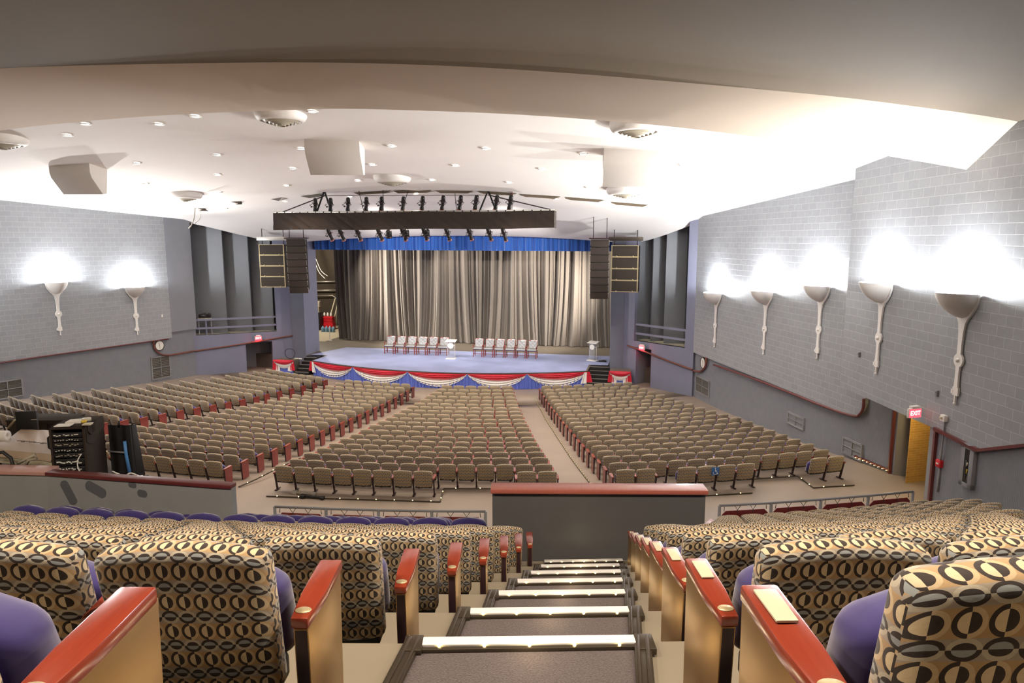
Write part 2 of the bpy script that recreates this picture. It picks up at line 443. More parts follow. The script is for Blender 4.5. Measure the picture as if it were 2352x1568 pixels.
def wall(a, b, z0, z1, name, mat, thick, out=1, holes=(), kind=True, ztop=None):
    """vertical wall a-b with rectangular holes (s0, s1, za, zb); thickness to the side out"""
    L = math.hypot(b[0] - a[0], b[1] - a[1]); d = Vector((b[0] - a[0], b[1] - a[1], 0)) / L
    n = norm2(a, b, out) * thick; A = Vector((a[0], a[1], 0))
    S = sorted({0, L, *[h[0] for h in holes], *[h[1] for h in holes]}); Z = sorted({z0, z1, *[h[2] for h in holes], *[h[3] for h in holes]})
    def solid(i, j):
        if i < 0 or j < 0 or i >= len(S) - 1 or j >= len(Z) - 1: return False
        sc = (S[i] + S[i+1]) / 2; zc = (Z[j] + Z[j+1]) / 2
        return not any(h[0] < sc < h[1] and h[2] < zc < h[3] for h in holes)
    mb = MB()
    P = lambda s, z, k=0: A + d * s + Vector((0, 0, z)) + n * k
    for i in range(len(S) - 1):
        for j in range(len(Z) - 1):
            if not solid(i, j): continue
            s0, s1, za, zb = S[i], S[i+1], Z[j], Z[j+1]
            uv = ((s0, za), (s1, za), (s1, zb), (s0, zb))
            mb.quad(P(s0, za), P(s1, za), P(s1, zb), P(s0, zb), 0, uv)
            mb.quad(P(s0, za, 1), P(s1, za, 1), P(s1, zb, 1), P(s0, zb, 1), 0, uv)
            if not solid(i - 1, j): mb.quad(P(s0, za), P(s0, za, 1), P(s0, zb, 1), P(s0, zb), 0, ((0, za), (thick, za), (thick, zb), (0, zb)))
            if not solid(i + 1, j): mb.quad(P(s1, za), P(s1, za, 1), P(s1, zb, 1), P(s1, zb), 0, ((0, za), (thick, za), (thick, zb), (0, zb)))
            if not solid(i, j - 1): mb.quad(P(s0, za), P(s1, za), P(s1, za, 1), P(s0, za, 1), 0, ((s0, 0), (s1, 0), (s1, thick), (s0, thick)))
            if not solid(i, j + 1): mb.quad(P(s0, zb), P(s1, zb), P(s1, zb, 1), P(s0, zb, 1), 0, ((s0, 0), (s1, 0), (s1, thick), (s0, thick)))
    return struct(mb, name, mat)
def slab(a, b, poly, name, mat, thick, out=1):
    """wall slab whose outline poly is given as (distance along a-b, height)"""
    L = math.hypot(b[0] - a[0], b[1] - a[1]); d = Vector((b[0] - a[0], b[1] - a[1], 0)) / L
    n = norm2(a, b, out) * thick; A = Vector((a[0], a[1], 0)); mb = MB()
    f = [mb.pt(A + d * s + Vector((0, 0, z)), (s, z)) for s, z in poly]; mb.face(f)
    g = [mb.pt(A + d * s + Vector((0, 0, z)) + n, (s, z)) for s, z in poly]; mb.face(g[::-1])
    for i in range(len(poly)):
        j = (i + 1) % len(poly); (s0, z0), (s1, z1) = poly[i], poly[j]
        q = [A + d * s0 + Vector((0, 0, z0)), A + d * s1 + Vector((0, 0, z1))]
        mb.quad(q[0], q[1], q[1] + n, q[0] + n, 0, ((s0, z0), (s1, z1), (s1 + thick, z1), (s0 + thick, z0)))
    return struct(mb, name, mat)
def along(a, b, p): # distance along a-b of plan point p
    d = Vector((b[0] - a[0], b[1] - a[1], 0)).normalized(); return (Vector((p[0], p[1], 0)) - Vector((a[0], a[1], 0))).dot(d)

# ------------------------------------------------------------------ floors
mb = MB()
rr = [15, 18, 21, 24] + [R1 - ROWP * i for i in range(18, -1, -1)] + [40.5, 42, 44, 47, 50, 55, 66]
nth = 56
for j in range(len(rr)):
    for i in range(nth + 1):
        th = R_(-44 + 88 * i / nth); mb.pt(pol(rr[j], th, zf(rr[j])))
for j in range(len(rr) - 1):
    for i in range(nth):
        w = nth + 1; mb.face((j*w+i, j*w+i+1, (j+1)*w+i+1, (j+1)*w+i), 0, True)
struct(mb, 'floor', M['floor'])

def lat_ang(lat, k):                            # angle of a point of row k at sideways distance lat of the camera heading
    F = 58.27 - (RS0 - RP * k)
    return ang(cw(lat, F))
def aisle_l(k): return lat_ang(-0.645 + 0.137 * k, k)
def aisle_r(k): return lat_ang(0.665 + 0.13 * k, k)
def vom_l(k): return lat_ang(-0.27 - 0.045 * (k - 7), k)
def vom_r(k): return lat_ang(2.45 + 0.32 * (k - 7), k)
TH_L, TH_R = R_(-14), R_(33)
mb = MB()
def tread(th0, th1, r0, r1, z, zlow):
    n = max(2, int((th1 - th0) / R_(1.5)))
    for i in range(n):
        a = th0 + (th1 - th0) * i / n; b = th0 + (th1 - th0) * (i + 1) / n
        mb.quad(pol(r0, a, z), pol(r0, b, z), pol(r1, b, z), pol(r1, a, z))
        mb.quad(pol(r1, a, z), pol(r1, b, z), pol(r1, b, zlow), pol(r1, a, zlow))
    for t in (th0, th1):
        mb.quad(pol(r0, t, z), pol(r1, t, z), pol(r1, t, -0.2), pol(r0, t, -0.2))
for k in range(-4, 15):
    r0, r1 = RN0 - RP * (k - 1), RN0 - RP * k
    z, zl = zk(k), (zk(k + 1) if k < 14 else -0.1)
    if k == -4: r0 += 5
    if k <= 6: tread(TH_L, TH_R, r0, r1, z, zl)
    elif k == 7:
        tread(TH_L, vom_l(k), r0, r1, z, zl); tread(vom_r(k), TH_R, r0, r1, z, zl)
        tread(vom_l(k), vom_r(k), r0, r0 - 0.36, z, z - 1.0)
    else:
        tread(TH_L if k < 9 else R_(2.0), vom_l(k), r0, r1, z, zl); tread(vom_r(k), TH_R, r0, r1, z, zl)
struct(mb, 'floor', M['concrete'])

# ------------------------------------------------------------------ ceilings
mb = MB(); NU, YS = 40, [12, 15, 18, 20, 22, 24, 26, 28, 30, 31, 32, 33, 34, 35, 36, 37, 37.4, 37.8, 38.2, 38.6, 39, 39.4, 39.8, 40.2, 40.6, 41.0, 41.3]
for Y in YS:
    l, r = ceil_bounds(Y)
    for i in range(NU + 1):
        u = -1 + 2 * i / NU; X = OX + u * ((r - OX) if u > 0 else (OX - l)) * 1.03
        mb.pt((X, Y, ceil_z(X, Y)))
for j in range(len(YS) - 1):
    for i in range(NU):
        w = NU + 1; mb.face((j*w+i, j*w+i+1, (j+1)*w+i+1, (j+1)*w+i), 0, True)
# lip of the proscenium arch, folded back over the opening
base = (len(YS) - 1) * (NU + 1)
lip = [mb.pt((mb.v[base + i][0], 41.3, mb.v[base + i][2] + 2.0)) for i in range(NU + 1)]
for i in range(NU): mb.face((base + i, base + i + 1, lip[i + 1], lip[i]), 0, True)
struct(mb, 'ceiling', M['ceiling'])

def vault_hit(px, py, zc, kk):
    r = ray(px, py); lo, hi = 4.0, 40.0
    for _ in range(60):
        m = (lo + hi) / 2; p = CPOS + r * m
        if p.z < zc - kk * (p.x - OX) ** 2: lo = m
        else: hi = m
    return CPOS + r * lo
def smooth_line(pts, n):
    out = []
    for i in range(len(pts) - 1):
        p0, p1, p2, p3 = pts[max(i-1, 0)], pts[i], pts[i+1], pts[min(i+2, len(pts)-1)]
        for k in range(n):
            t = k / n
            out.append(0.5 * ((2*p1) + (p2-p0)*t + (2*p0-5*p1+4*p2-p3)*t*t + (3*p1-p0-3*p2+p3)*t**3))
    return out + [pts[-1]]
E1 = [(-420, 186), (0, 157), (345, 147), (690, 143), (1000, 150), (1280, 166), (1600, 192), (1912, 221), (2105, 245), (2333, 278)]
E2 = [(-420, 362), (0, 300), (170, 281), (340, 267), (510, 258), (680, 252), (813, 250), (1025, 256), (1238, 266), (1523, 289), (1747, 316), (1971, 347), (2228, 391)]
e1 = [vault_hit(x, y, 11.0, 0.0028) for x, y in E1]; e2 = [vault_hit(x, y, 10.3, 0.0033) for x, y in E2]
# carry both edges on to the side walls
def ext(lst, th, f): p = pol(rad(lst[-1 if th > 0 else 0]), R_(th)); p.z = f(p.x); return p
f1 = lambda X: 11.0 - 0.0028 * (X - OX) ** 2
f2 = lambda X: 10.3 - 0.0033 * (X - OX) ** 2
e1 = [ext(e1, -34, f1), ext(e1, -26, f1)] + [p for p in e1 if ang(p) > R_(-22)] + [ext(e1, 31, f1), ext(e1, 36, f1)]
e2 = [ext(e2, -36, f2), ext(e2, -28, f2)] + [p for p in e2 if ang(p) > R_(-24)] + [ext(e2, 31, f2), ext(e2, 36, f2)]
def resamp(pts, n):
    pts = smooth_line(pts, 8); th = [ang(p) for p in pts]; out = []
    for i in range(n + 1):
        t = R_(-33) + R_(68) * i / n
        for a in range(len(pts) - 1):
            if th[a] <= t <= th[a + 1] + 1e-9:
                w = (t - th[a]) / max(1e-9, th[a + 1] - th[a]); out.append(pts[a].lerp(pts[a + 1], w)); break
        else: out.append(pts[0].copy() if t < th[0] else pts[-1].copy())
    return out
NE = 90
c1, c2 = resamp(e1, NE), resamp(e2, NE)
mb = MB()
for k in range(NE + 1):
    mb.pt(c1[k]); mb.pt(c2[k])
    t = ang(c2[k]); r2 = rad(c2[k]); mb.pt(pol(r2 - 0.06, t, c2[k].z + 0.02)); mb.pt(pol(r2 - 0.06, t, c2[k].z + 2.4))
for k in range(NE):
    for q in (0, 1, 2): mb.face((4*k+q, 4*k+4+q, 4*k+5+q, 4*k+1+q), 0, q == 0)
struct(mb, 'ceiling', M['band'])
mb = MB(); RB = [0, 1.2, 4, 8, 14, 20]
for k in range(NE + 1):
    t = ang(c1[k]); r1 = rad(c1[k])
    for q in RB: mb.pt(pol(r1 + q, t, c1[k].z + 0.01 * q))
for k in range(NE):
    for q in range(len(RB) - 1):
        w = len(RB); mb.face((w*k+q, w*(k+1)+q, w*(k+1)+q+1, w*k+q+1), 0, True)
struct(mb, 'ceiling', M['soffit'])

# ------------------------------------------------------------------ side walls
def corner(s, z, r, a0, a1, n=8):
    return [(s + r * math.cos(R_(a0 + (a1 - a0) * i / n)), z + r * math.sin(R_(a0 + (a1 - a0) * i / n))) for i in range(n + 1)]
LPR = along(PR_A, PR_B, atp(1988, 915, PR_A, PR_B))
slab(PR_A, PR_B, [(0, 11.5), (0, 1.38)] + corner(LPR - 0.75, 1.38 + 0.75, 0.75, -90, 0) + [(LPR, 11.5)], 'wall_right', M['block'], 0.30, 1)
sb = along(P2_A, P2_B, atp(2250, 1031, P2_A, P2_B)); LP2 = math.hypot(P2_B[0] - P2_A[0], P2_B[1] - P2_A[1])
slab(P2_A, P2_B, [(0, 12.5), (0, 2.58), (sb, 2.58), (LP2, 2.58 + 0.40 * (LP2 - sb)), (LP2, 12.5)], 'wall_right', M['block'], 1.15, 1)
SLE = along(PL_A, PL_B, atp(385, 640, PL_A, PL_B))
PLI = norm2(PL_A, PL_B, 1) * 0.0
slab(PL_A, PL_B, [(SLE, 11.5), (SLE, 1.56), (30, 1.56), (30, 11.5)], 'wall_left', M['block'], 0.30, -1)
# lower walls, set back under the block panels
def off(a, b, d, out): n = norm2(a, b, out) * d; return (a[0] + n.x, a[1] + n.y), (b[0] + n.x, b[1] + n.y)
LR_A, LR_B = off(PR_A, PR_B, 0.12, 1)
jl = atp(2046, 1080, LR_A, LR_B); LR_E = (jl.x, jl.y)
wall(LR_A, LR_E, -1.6, 2.6, 'wall_right', M['ribbed'], 0.40, 1)
L2_A, L2_B = off(P2_A, P2_B, 0.05, 1)
jr = atp(2147, 1060, L2_A, L2_B)
wall((jr.x, jr.y), (L2_B[0], L2_B[1]), -0.3, 9.0, 'wall_right', M['ribbed'], 0.25, 1)
LL_A, LL_B = off(PL_A, PL_B, 0.12, -1)
wall(LL_A, LL_B, -1.6, 12.0, 'wall_left', M['ribbed'], 0.3, -1)
# strip of plain wall between the left block panel and the side stage opening
wall(PL_A, (PL_A[0] + (PL_B[0]-PL_A[0]) * SLE / 45.2, PL_A[1] + (PL_B[1]-PL_A[1]) * SLE / 45.2), 1.9, 11.5, 'wall_left', M['greywall'], 0.12, -1)
# back of the house
wall((-42, -6.0), (14, -6.0), -1, 13, 'wall_back', M['parapet'], 0.3, -1)

# exit passage beside the right-hand cross aisle
pb = Vector((jl.x + 1.75, jl.y, 0))
qa, qb = atz(2079, 1118, -0.12), atz(2190, 1104, -0.12)
wall((qa.x, qa.y), (qb.x, qb.y), -0.5, 2.62, 'wall_right', M['yellowbrick'], 0.012, 1)
wall((jr.x + 0.25, jr.y - 0.1), (jr.x + 2.7, jr.y - 0.6), -0.4, 2.62, 'wall_right', M['greywall'], 0.12, 1)
mb = MB(); mb.quad((jl.x - 0.3, jl.y + 1.6, 2.6), (jl.x + 3, jl.y + 1.6, 2.6), (jr.x + 3, jr.y - 1.5, 2.6), (jr.x + 0.1, jr.y - 1.5, 2.6)); struct(mb, 'ceiling', M['greywall'])
mb = MB(); mb.box((jl.x - 0.03, jl.y + 0.03, 1.1), (0.09, 0.10, 3.0)); struct(mb, 'trim_1', M['redtrim'])
mb = MB(); mb.box((jl.x + 0.26, jl.y - 0.08, 1.1), (0.46, 0.14, 3.0)); struct(mb, 'trim_2', M['greywall'])
mb = MB(); mb.box((jr.x - 0.02, jr.y + 0.02, 1.2), (0.09, 0.12, 2.75)); struct(mb, 'trim_3', M['redtrim'])
mb = MB(); mb.box((jr.x + 0.02, jr.y + 0.22, 1.1), (0.12, 0.30, 3.0)); struct(mb, 'trim_4', M['grillegrey'])

# ------------------------------------------------------------------ splayed walls beside the stage
cr0, cr1 = aty(1403, 700, 40.7), aty(1434, 700, 40.7)
cl0, cl1 = aty(667, 700, 40.7), aty(698, 700, 40.7)
SR_A, SR_B = (2.34, 37.52), (cr1.x, 40.72)
SL_A, SL_B = PL_A, (cl0.x, 40.72)
def splay_hole(A, B, x0, y0, x1, y1):
    p, q = atp(x0, y0, A, B), atp(x1, y1, A, B); s = sorted((along(A, B, p), along(A, B, q))); return s, p, q
sR, p, q = splay_hole(SR_A, SR_B, 1573, 806, 1463, 515)
zR0 = atp(1573, 806, SR_A, SR_B).z; zRs = 0.5 * (zR0 + atp(1463, 776, SR_A, SR_B).z)
dR, _, _ = splay_hole(SR_A, SR_B, 1496, 800, 1461, 800); zRd = atp(1478, 800, SR_A, SR_B).z
wall(SR_A, SR_B, -1.6, 11.5, 'wall_right', M['violet'], 0.25, -1, [(sR[0], sR[1], zRs, 10.0), (dR[0], dR[1], -1.6, zRd)])
sL, p, q = splay_hole(SL_A, SL_B, 443, 775, 623, 515)
zLs = 0.5 * (atp(446, 776, SL_A, SL_B).z + atp(623, 756, SL_A, SL_B).z)
dL, _, _ = splay_hole(SL_A, SL_B, 564, 787, 625, 780); zLd = atp(595, 785, SL_A, SL_B).z
wall(SL_A, SL_B, -1.6, 11.5, 'wall_left', M['violet'], 0.25, 1, [(sL[0], sL[1], zLs, 10.0), (dL[0], dL[1], -1.6, zLd)])
def sp(A, B, s, off_, z, out):
    d = Vector((B[0]-A[0], B[1]-A[1], 0)).normalized(); n = norm2(A, B, out)
    return Vector((A[0], A[1], z)) + d * s + n * off_
# recess behind each opening: floor, back, ends, canted fins
for (A, B, S, zs, out, nm, fins) in ((SR_A, SR_B, sR, zRs, -1, 'wall_right', ((1575, 1528), (1530, 1497), (1499, 1461))),
                                     (SL_A, SL_B, sL, zLs, 1, 'wall_left', ((440, 517), (516, 575), (574, 626)))):
    L = S[1] - S[0]
    mb = MB()
    P = lambda s, o, z: sp(A, B, s, o, z, out)
    mb.quad(P(S[0] - .3, 0.02, zs), P(S[1] + .3, 0.02, zs), P(S[1] + .3, 2.6, zs), P(S[0] - .3, 2.6, zs), 1)
    mb.quad(P(S[0] - .4, 2.5, zs), P(S[1] + .4, 2.5, zs), P(S[1] + .4, 2.5, 11), P(S[0] - .4, 2.5, 11), 0)
    for s in (S[0] - 0.02, S[1] + 0.02): mb.quad(P(s, 0.2, zs), P(s, 2.6, zs), P(s, 2.6, 11), P(s, 0.2, 11), 0)
    struct(mb, nm, [M['fin'], M['cream']])
    for i, (xa, xb) in enumerate(fins):
        a0, b0 = sp(A, B, S[0], 0.55, 0, out), sp(A, B, S[1], 0.55, 0, out)
        a1, b1 = sp(A, B, S[0], 1.35, 0, out), sp(A, B, S[1], 1.35, 0, out)
        pa = atp(xa, 650, (a1.x, a1.y), (b1.x, b1.y)); pb_ = atp(xb, 650, (a0.x, a0.y), (b0.x, b0.y))
        d = Vector((pb_.x - pa.x, pb_.y - pa.y, 0)).normalized(); nn = Vector((-d.y, d.x, 0)) * (0.12 if out < 0 else -0.12)
        mb = MB(); q = [Vector((v.x, v.y, zs)) for v in (pa, pb_)]
        mb.prism([q[0], q[1], q[1] + nn, q[0] + nn], (0, 0, 9.5 - zs)); struct(mb, nm, M['fin'])
    # opening under it: dark doorway recess
    D = dR if A is SR_A else dL; zd = zRd if A is SR_A else zLd
    mb = MB()
    mb.quad(P(D[0] - .1, 1.6, -1.6), P(D[1] + .1, 1.6, -1.6), P(D[1] + .1, 1.6, zd + .1), P(D[0] - .1, 1.6, zd + .1))
    for s in (D[0] - .01, D[1] + .01): mb.quad(P(s, .2, -1.6), P(s, 1.6, -1.6), P(s, 1.6, zd + .1), P(s, .2, zd + .1))
    mb.quad(P(D[0] - .1, .2, zd + .02), P(D[1] + .1, .2, zd + .02), P(D[1] + .1, 1.6, zd + .02), P(D[0] - .1, 1.6, zd + .02))
    struct(mb, nm, M['greywall'])

# ------------------------------------------------------------------ proscenium and stage house
mb = MB(); mb.box(((cr0.x + cr1.x) / 2, 41.3, 3.2), (cr1.x - cr0.x, 1.2, 9.6)); struct(mb, 'wall_right', M['proscenium'])
mb = MB(); mb.box(((cl0.x + cl1.x) / 2, 41.3, 3.2), (cl1.x - cl0.x, 1.2, 9.6)); struct(mb, 'wall_left', M['proscenium'])
mb = MB(); mb.box((cl1.x + 0.012, 41.6, 3.2), (0.02, 1.9, 9.6)); struct(mb, 'trim_5', M['violet'])
# stage house shell
wall((-32, 56.0), (6, 56.0), -1.5, 13, 'wall_back', M['wingwall'], 0.2, 1)
wall((-32, 41.9), (-32, 56.0), -1.5, 13, 'wall_left', M['wingwall'], 0.2, 1)
wall((6, 41.9), (6, 56.0), -1.5, 13, 'wall_right', M['wingwall'], 0.2, -1)
wall((-32, 41.95), (cl0.x + 0.1, 41.95), -1.5, 13, 'wall_front', M['wingwall'], 0.1, 1)
wall((cr1.x - 0.1, 41.95), (6, 41.95), -1.5, 13, 'wall_front', M['wingwall'], 0.1, 1)
mb = MB(); mb.quad((-32, 41.3, 13), (6, 41.3, 13), (6, 56, 13), (-32, 56, 13)); mb.quad((-32, 41.3, 9.4), (6, 41.3, 9.4), (6, 41.3, 13), (-32, 41.3, 13)); struct(mb, 'ceiling', M['wingwall'])
# stage floor: boards, with the bowed apron in front
APX = [-20.75 + 17.3 * i / 40 for i in range(41)]
def apron_y(X): return 36.8 + 0.0285 * (X - OX) ** 2
mb = MB(); n = len(APX)
top = [mb.pt((x, apron_y(x), ZST)) for x in APX]; bot = [mb.pt((x, apron_y(x) + 0.10, -1.3)) for x in APX]
topb = [mb.pt((x, 40.75, ZST)) for x in APX]
for i in range(n - 1):
    mb.face((top[i], top[i+1], topb[i+1], topb[i]), 0); mb.face((top[i], top[i+1], bot[i+1], bot[i]), 1)
for x in (APX[0], APX[-1]):
    a = mb.pt((x, apron_y(x), ZST)); b = mb.pt((x, 41.5, ZST)); c = mb.pt((x, 41.5, -1.3)); d = mb.pt((x, apron_y(x) + .1, -1.3)); mb.face((a, b, c, d), 1)
mb.quad((-31.9, 40.75, ZST), (5.9, 40.75, ZST), (5.9, 56, ZST), (-31.9, 56, ZST), 0)
for xa, xb in ((cl0.x - 4, APX[0]), (APX[-1], cr1.x + 3)): mb.quad((xa, 40.72, ZST), (xb, 40.72, ZST), (xb, 40.72, -1.3), (xa, 40.72, -1.3), 1)
struct(mb, 'floor', [M['stageboard'], M['shadowgap']])
# red-brown rails that edge the upper wall paint, curling round each clock
def rail(pts, A, B, r, nm, mat='copper', dn=0.05, out=1):
    n_ = norm2(A, B, -out) * dn
    P = [atp(x, y, A, B) + n_ for x, y in pts]
    mb = MB(); mb.tube(smooth_line(P, 5), r, 6); return struct(mb, nm, M[mat])
rail([(1442, 793), (1480, 806), (1530, 826), (1592, 849)], SR_A, SR_B, 0.055, 'trim_6', out=-1)
rail([(1597, 851), (1610, 853), (1620, 847), (1626, 836), (1627, 820)], LR_A, LR_B, 0.06, 'trim_7', dn=0.1)
rail([(672, 770), (625, 778), (560, 789), (480, 801), (445, 806)], SL_A, SL_B, 0.05, 'trim_8', out=1)
rail([(442, 806), (400, 813), (378, 815), (362, 810), (352, 798), (350, 783)], LL_A, LL_B, 0.055, 'trim_9', dn=0.1, out=-1)
# red lower edges of the block panels
rail([(1640, 837), (1750, 876), (1900, 935), (1962, 955), (1976, 951), (1984, 938), (1986, 915)], PR_A, PR_B, 0.05, 'trim_10', 'redtrim', 0.03)
rail([(0, 833), (120, 815), (250, 797), (386, 778)], PL_A, PL_B, 0.035, 'trim_11', 'redtrim', 0.02, -1)
pA, pB = atp(2150, 984, P2_A, P2_B), atp(2250, 1034, P2_A, P2_B); pC = atp(2370, 1021, P2_A, P2_B)
nI = norm2(P2_A, P2_B, -1) * 0.03
mb = MB(); mb.bar(pA + nI, pB + nI, 0.10, 0.09); mb.bar(pB + nI, pC + nI + (pC - pB) * 2, 0.10, 0.07); struct(mb, 'trim_12', M['redtrim'])
# base rail of the right-hand wall with its row of low floor lights
nW = norm2(LR_A, LR_B, -1) * .04
p0 = Vector((lx(LR_A, LR_B, 24.6), 24.6, 0.02)) + nW; p1 = Vector((jl.x, jl.y, 0.10)) + nW
mb = MB(); mb.bar(p0, p1, 0.06, 0.07, 0)
for i in range(9): mb.ball(p0.lerp(p1, (i + .5) / 9) + Vector((-0.05, -0.02, -0.02)), 0.012, 6, 1)
struct(mb, 'baseboard_right', [M['redtrim'], M['led']])

# ------------------------------------------------------------------ walls in front of the raked block
PAR_A, PAR_B = atd(1131, 1180, 8.76), atd(1619, 1180, 8.72)
wall((PAR_A.x, PAR_A.y), (PAR_B.x, PAR_B.y), 2.0, 4.20, 'wall_front', M['parapet'], 0.16, 1)
d = (PAR_B - PAR_A); d.z = 0; d.normalize(); nb = Vector((-d.y, d.x, 0))
mb = MB(); mb.bar(Vector((PAR_A.x, PAR_A.y, 4.235)) + nb * 0.08 - d * 0.02, Vector((PAR_B.x, PAR_B.y, 4.235)) + nb * 0.08 + d * 0.02, 0.27, 0.055); struct(mb, 'trim_13', M['pinkcap'], 0.008)
mb = MB(); mb.bar(Vector((PAR_A.x, PAR_A.y, 3.10)) - nb * 0.012, Vector((PAR_B.x, PAR_B.y, 3.10)) - nb * 0.012, 0.02, 0.11); struct(mb, 'baseboard_front', M['trimdark'])
# sound desk enclosure
ZB = 3.58
BW = [atz(531, 1118, ZB), atz(106, 1087, ZB), atz(-130, 1082, ZB)]
for i in (0, 1):
    a, b = BW[i + 1], BW[i]
    wall((a.x, a.y), (b.x, b.y), 0.0, ZB - 0.03, 'wall_left', M['boothwall'], 0.12, 1)
    d = (b - a); d.z = 0; d.normalize(); nb = Vector((-d.y, d.x, 0))
    mb = MB(); w = 0.17 if i == 0 else 0.34
    mb.bar(a + nb * (w / 2 - .03), b + nb * (w / 2 - .03), w, 0.06); struct(mb, 'trim_14', M['redtrim'] if i == 0 else M['pinkcap2'], 0.006)
mb = MB(); f = [Vector((p.x, p.y, 2.95)) for p in BW]; back = Vector((-0.4, 3.4, 0))
g0, g1 = atd(322, 1100, 11.3), atd(300, 1060, 13.2)
g2, g3 = atd(200, 1000, 14.6), atd(-160, 1000, 15.0)
mb.prism([Vector((g0.x, g0.y, 2.95)), Vector((g1.x, g1.y, 2.95)), Vector((g2.x, g2.y, 2.95)), Vector((g3.x, g3.y, 2.95)), f[2] + Vector((0, .1, 0)), f[1] + Vector((0, .1, 0))], (0, 0, -0.2)); struct(mb, 'floor', M['shadowgap'])
# darker touch-up paint on the enclosure wall
a, b = BW[1], BW[0]; d = (b - a).normalized(); nb = Vector((-d.y, d.x, 0))
mb = MB()
for (x0, y0, x1, y1, w) in ((148, 1112, 168, 1150, 24), (205, 1115, 235, 1132, 26), (300, 1112, 308, 1114, 15), (322, 1132, 332, 1134, 18)):
    P0, P1 = atp(x0, y0, (a.x, a.y), (b.x, b.y)) - nb * 0.004, atp(x1, y1, (a.x, a.y), (b.x, b.y)) - nb * 0.004
    ww = w * 10.8 / FPX / 2; e = (P1 - P0).normalized(); pf = e.cross(nb) * ww; ids = []
    for k in range(12): t = R_(-90 + 180 * k / 11); ids.append(P1 + e * (ww * math.cos(t) * .8) + pf * math.sin(t))
    for k in range(12): t = R_(90 + 180 * k / 11); ids.append(P0 + e * (ww * math.cos(t) * .8) + pf * math.sin(t))
    mb.face([mb.pt(q) for q in ids])
struct(mb, 'trim_15', M['wedge'])
# brass edges of the level floor plates with their pin lights
def edge(pts, zz, nm, dots=True, step=0.5):
    P = [atz(x, y, zz) for x, y in pts]; mb = MB()
    for a, b in zip(P, P[1:]):
        mb.bar(a, b, 0.035, 0.03, 0)
        if dots:
            n_ = max(1, int((b - a).length / step))
            for k in range(n_): mb.ball(a.lerp(b, (k + .5) / n_) + Vector((0, 0, 0.02)), 0.013, 6, 1)
    struct(mb, nm, [M['trimdark'], M['led']])
edge([(612, 1139), (760, 1145), (1011, 1152), (1019, 1122), (1131, 1122)], 0.02, 'trim_16')
edge([(548, 1118), (589, 1100), (640, 1074), (690, 1052)], 0.02, 'trim_17')
edge([(1619, 1138), (1728, 1132)], 0.02, 'trim_18'); edge([(1712, 1101), (1832, 1093), (1868, 1120), (1962, 1114)], 0.02, 'trim_19')
Pth = R_(15.9); mb = MB()
for i in range(19):
    a, b = pol(R1 - ROWP * i - .1, Pth, zf(R1 - ROWP * i) + 0.02), pol(R1 - ROWP * (i + 1) - .1, Pth, zf(R1 - ROWP * (i + 1)) + 0.02)
    mb.bar(a, b, 0.035, 0.03, 0)
    for k in range(3): mb.ball(a.lerp(b, (k + .5) / 3) + Vector((0, 0, .015)), 0.006, 6, 1)
struct(mb, 'trim_20', [M['trimdark'], M['led']])
# ------------------------------------------------------------------ auditorium seats
def cushion_mesh(name, w, h, t, mats, crown=0.03, curve=0.015, bulge=0.012, r=0.035, lean=0.0, z0=0.0, y0=0.0, seg=3, nx=6, nz=4, taper=0.0, frontmat=None):
    """upholstered slab: width w, height h, thickness t; back face at y = y0, bottom at z0; leaning back by lean"""
    bm = bmesh.new(); bmesh.ops.create_cube(bm, size=1.0)
    for v in bm.verts: v.co = Vector((v.co.x * w, (v.co.y + 0.5) * t, (v.co.z + 0.5) * h))
    bmesh.ops.bevel(bm, geom=list(bm.edges), offset=min(r, t * 0.49), segments=seg, affect='EDGES', profile=0.5, clamp_overlap=True)
    for i in range(1, nx):
        x = -w / 2 + w * i / nx
        bmesh.ops.bisect_plane(bm, geom=list(bm.verts) + list(bm.edges) + list(bm.faces), plane_co=(x, 0, 0), plane_no=(1, 0, 0))
    for i in range(1, nz):
        z = h * i / nz
        bmesh.ops.bisect_plane(bm, geom=list(bm.verts) + list(bm.edges) + list(bm.faces), plane_co=(0, 0, z), plane_no=(0, 0, 1))
    uvl = bm.loops.layers.uv.new('UVMap')
    bm.normal_update()
    for f in bm.faces:
        n = f.normal
        for lp in f.loops:
            c = lp.vert.co
            if n.z > 0.75 or (n.y < -0.2) or n.z < -0.75: uv = (c.x, c.z + c.y)
            elif abs(n.x) > 0.7: uv = (c.x + (c.y if c.x > 0 else -c.y), c.z)
            else: uv = (c.x, c.z - c.y)
            lp[uvl].uv = (uv[0] + w, uv[1] + z0 + 0.5)
        f.smooth = True
        if frontmat is not None and n.y > 0.92: f.material_index = frontmat
    for v in bm.verts:
        c = v.co; u = c.x / (w / 2); s = c.z / h
        c.z += -crown * u * u * max(0, (s - 0.4) / 0.6) ** 1.0
        c.y += (curve * u * u) + (-bulge if c.y < t * 0.5 else bulge) * (1 - u ** 4) * (1 - (2 * s - 1) ** 4)
        c.x *= 1 - taper * (1 - s)
        c.y += y0 - lean * s; c.z += z0
    me = bpy.data.meshes.new(name); bm.to_mesh(me); bm.free()
    for m in mats: me.materials.append(m)
    return me
def link(name, me, parent):
    o = bpy.data.objects.new(name, me); COL.objects.link(o); o.parent = parent; return o

PITCH_S = 0.555
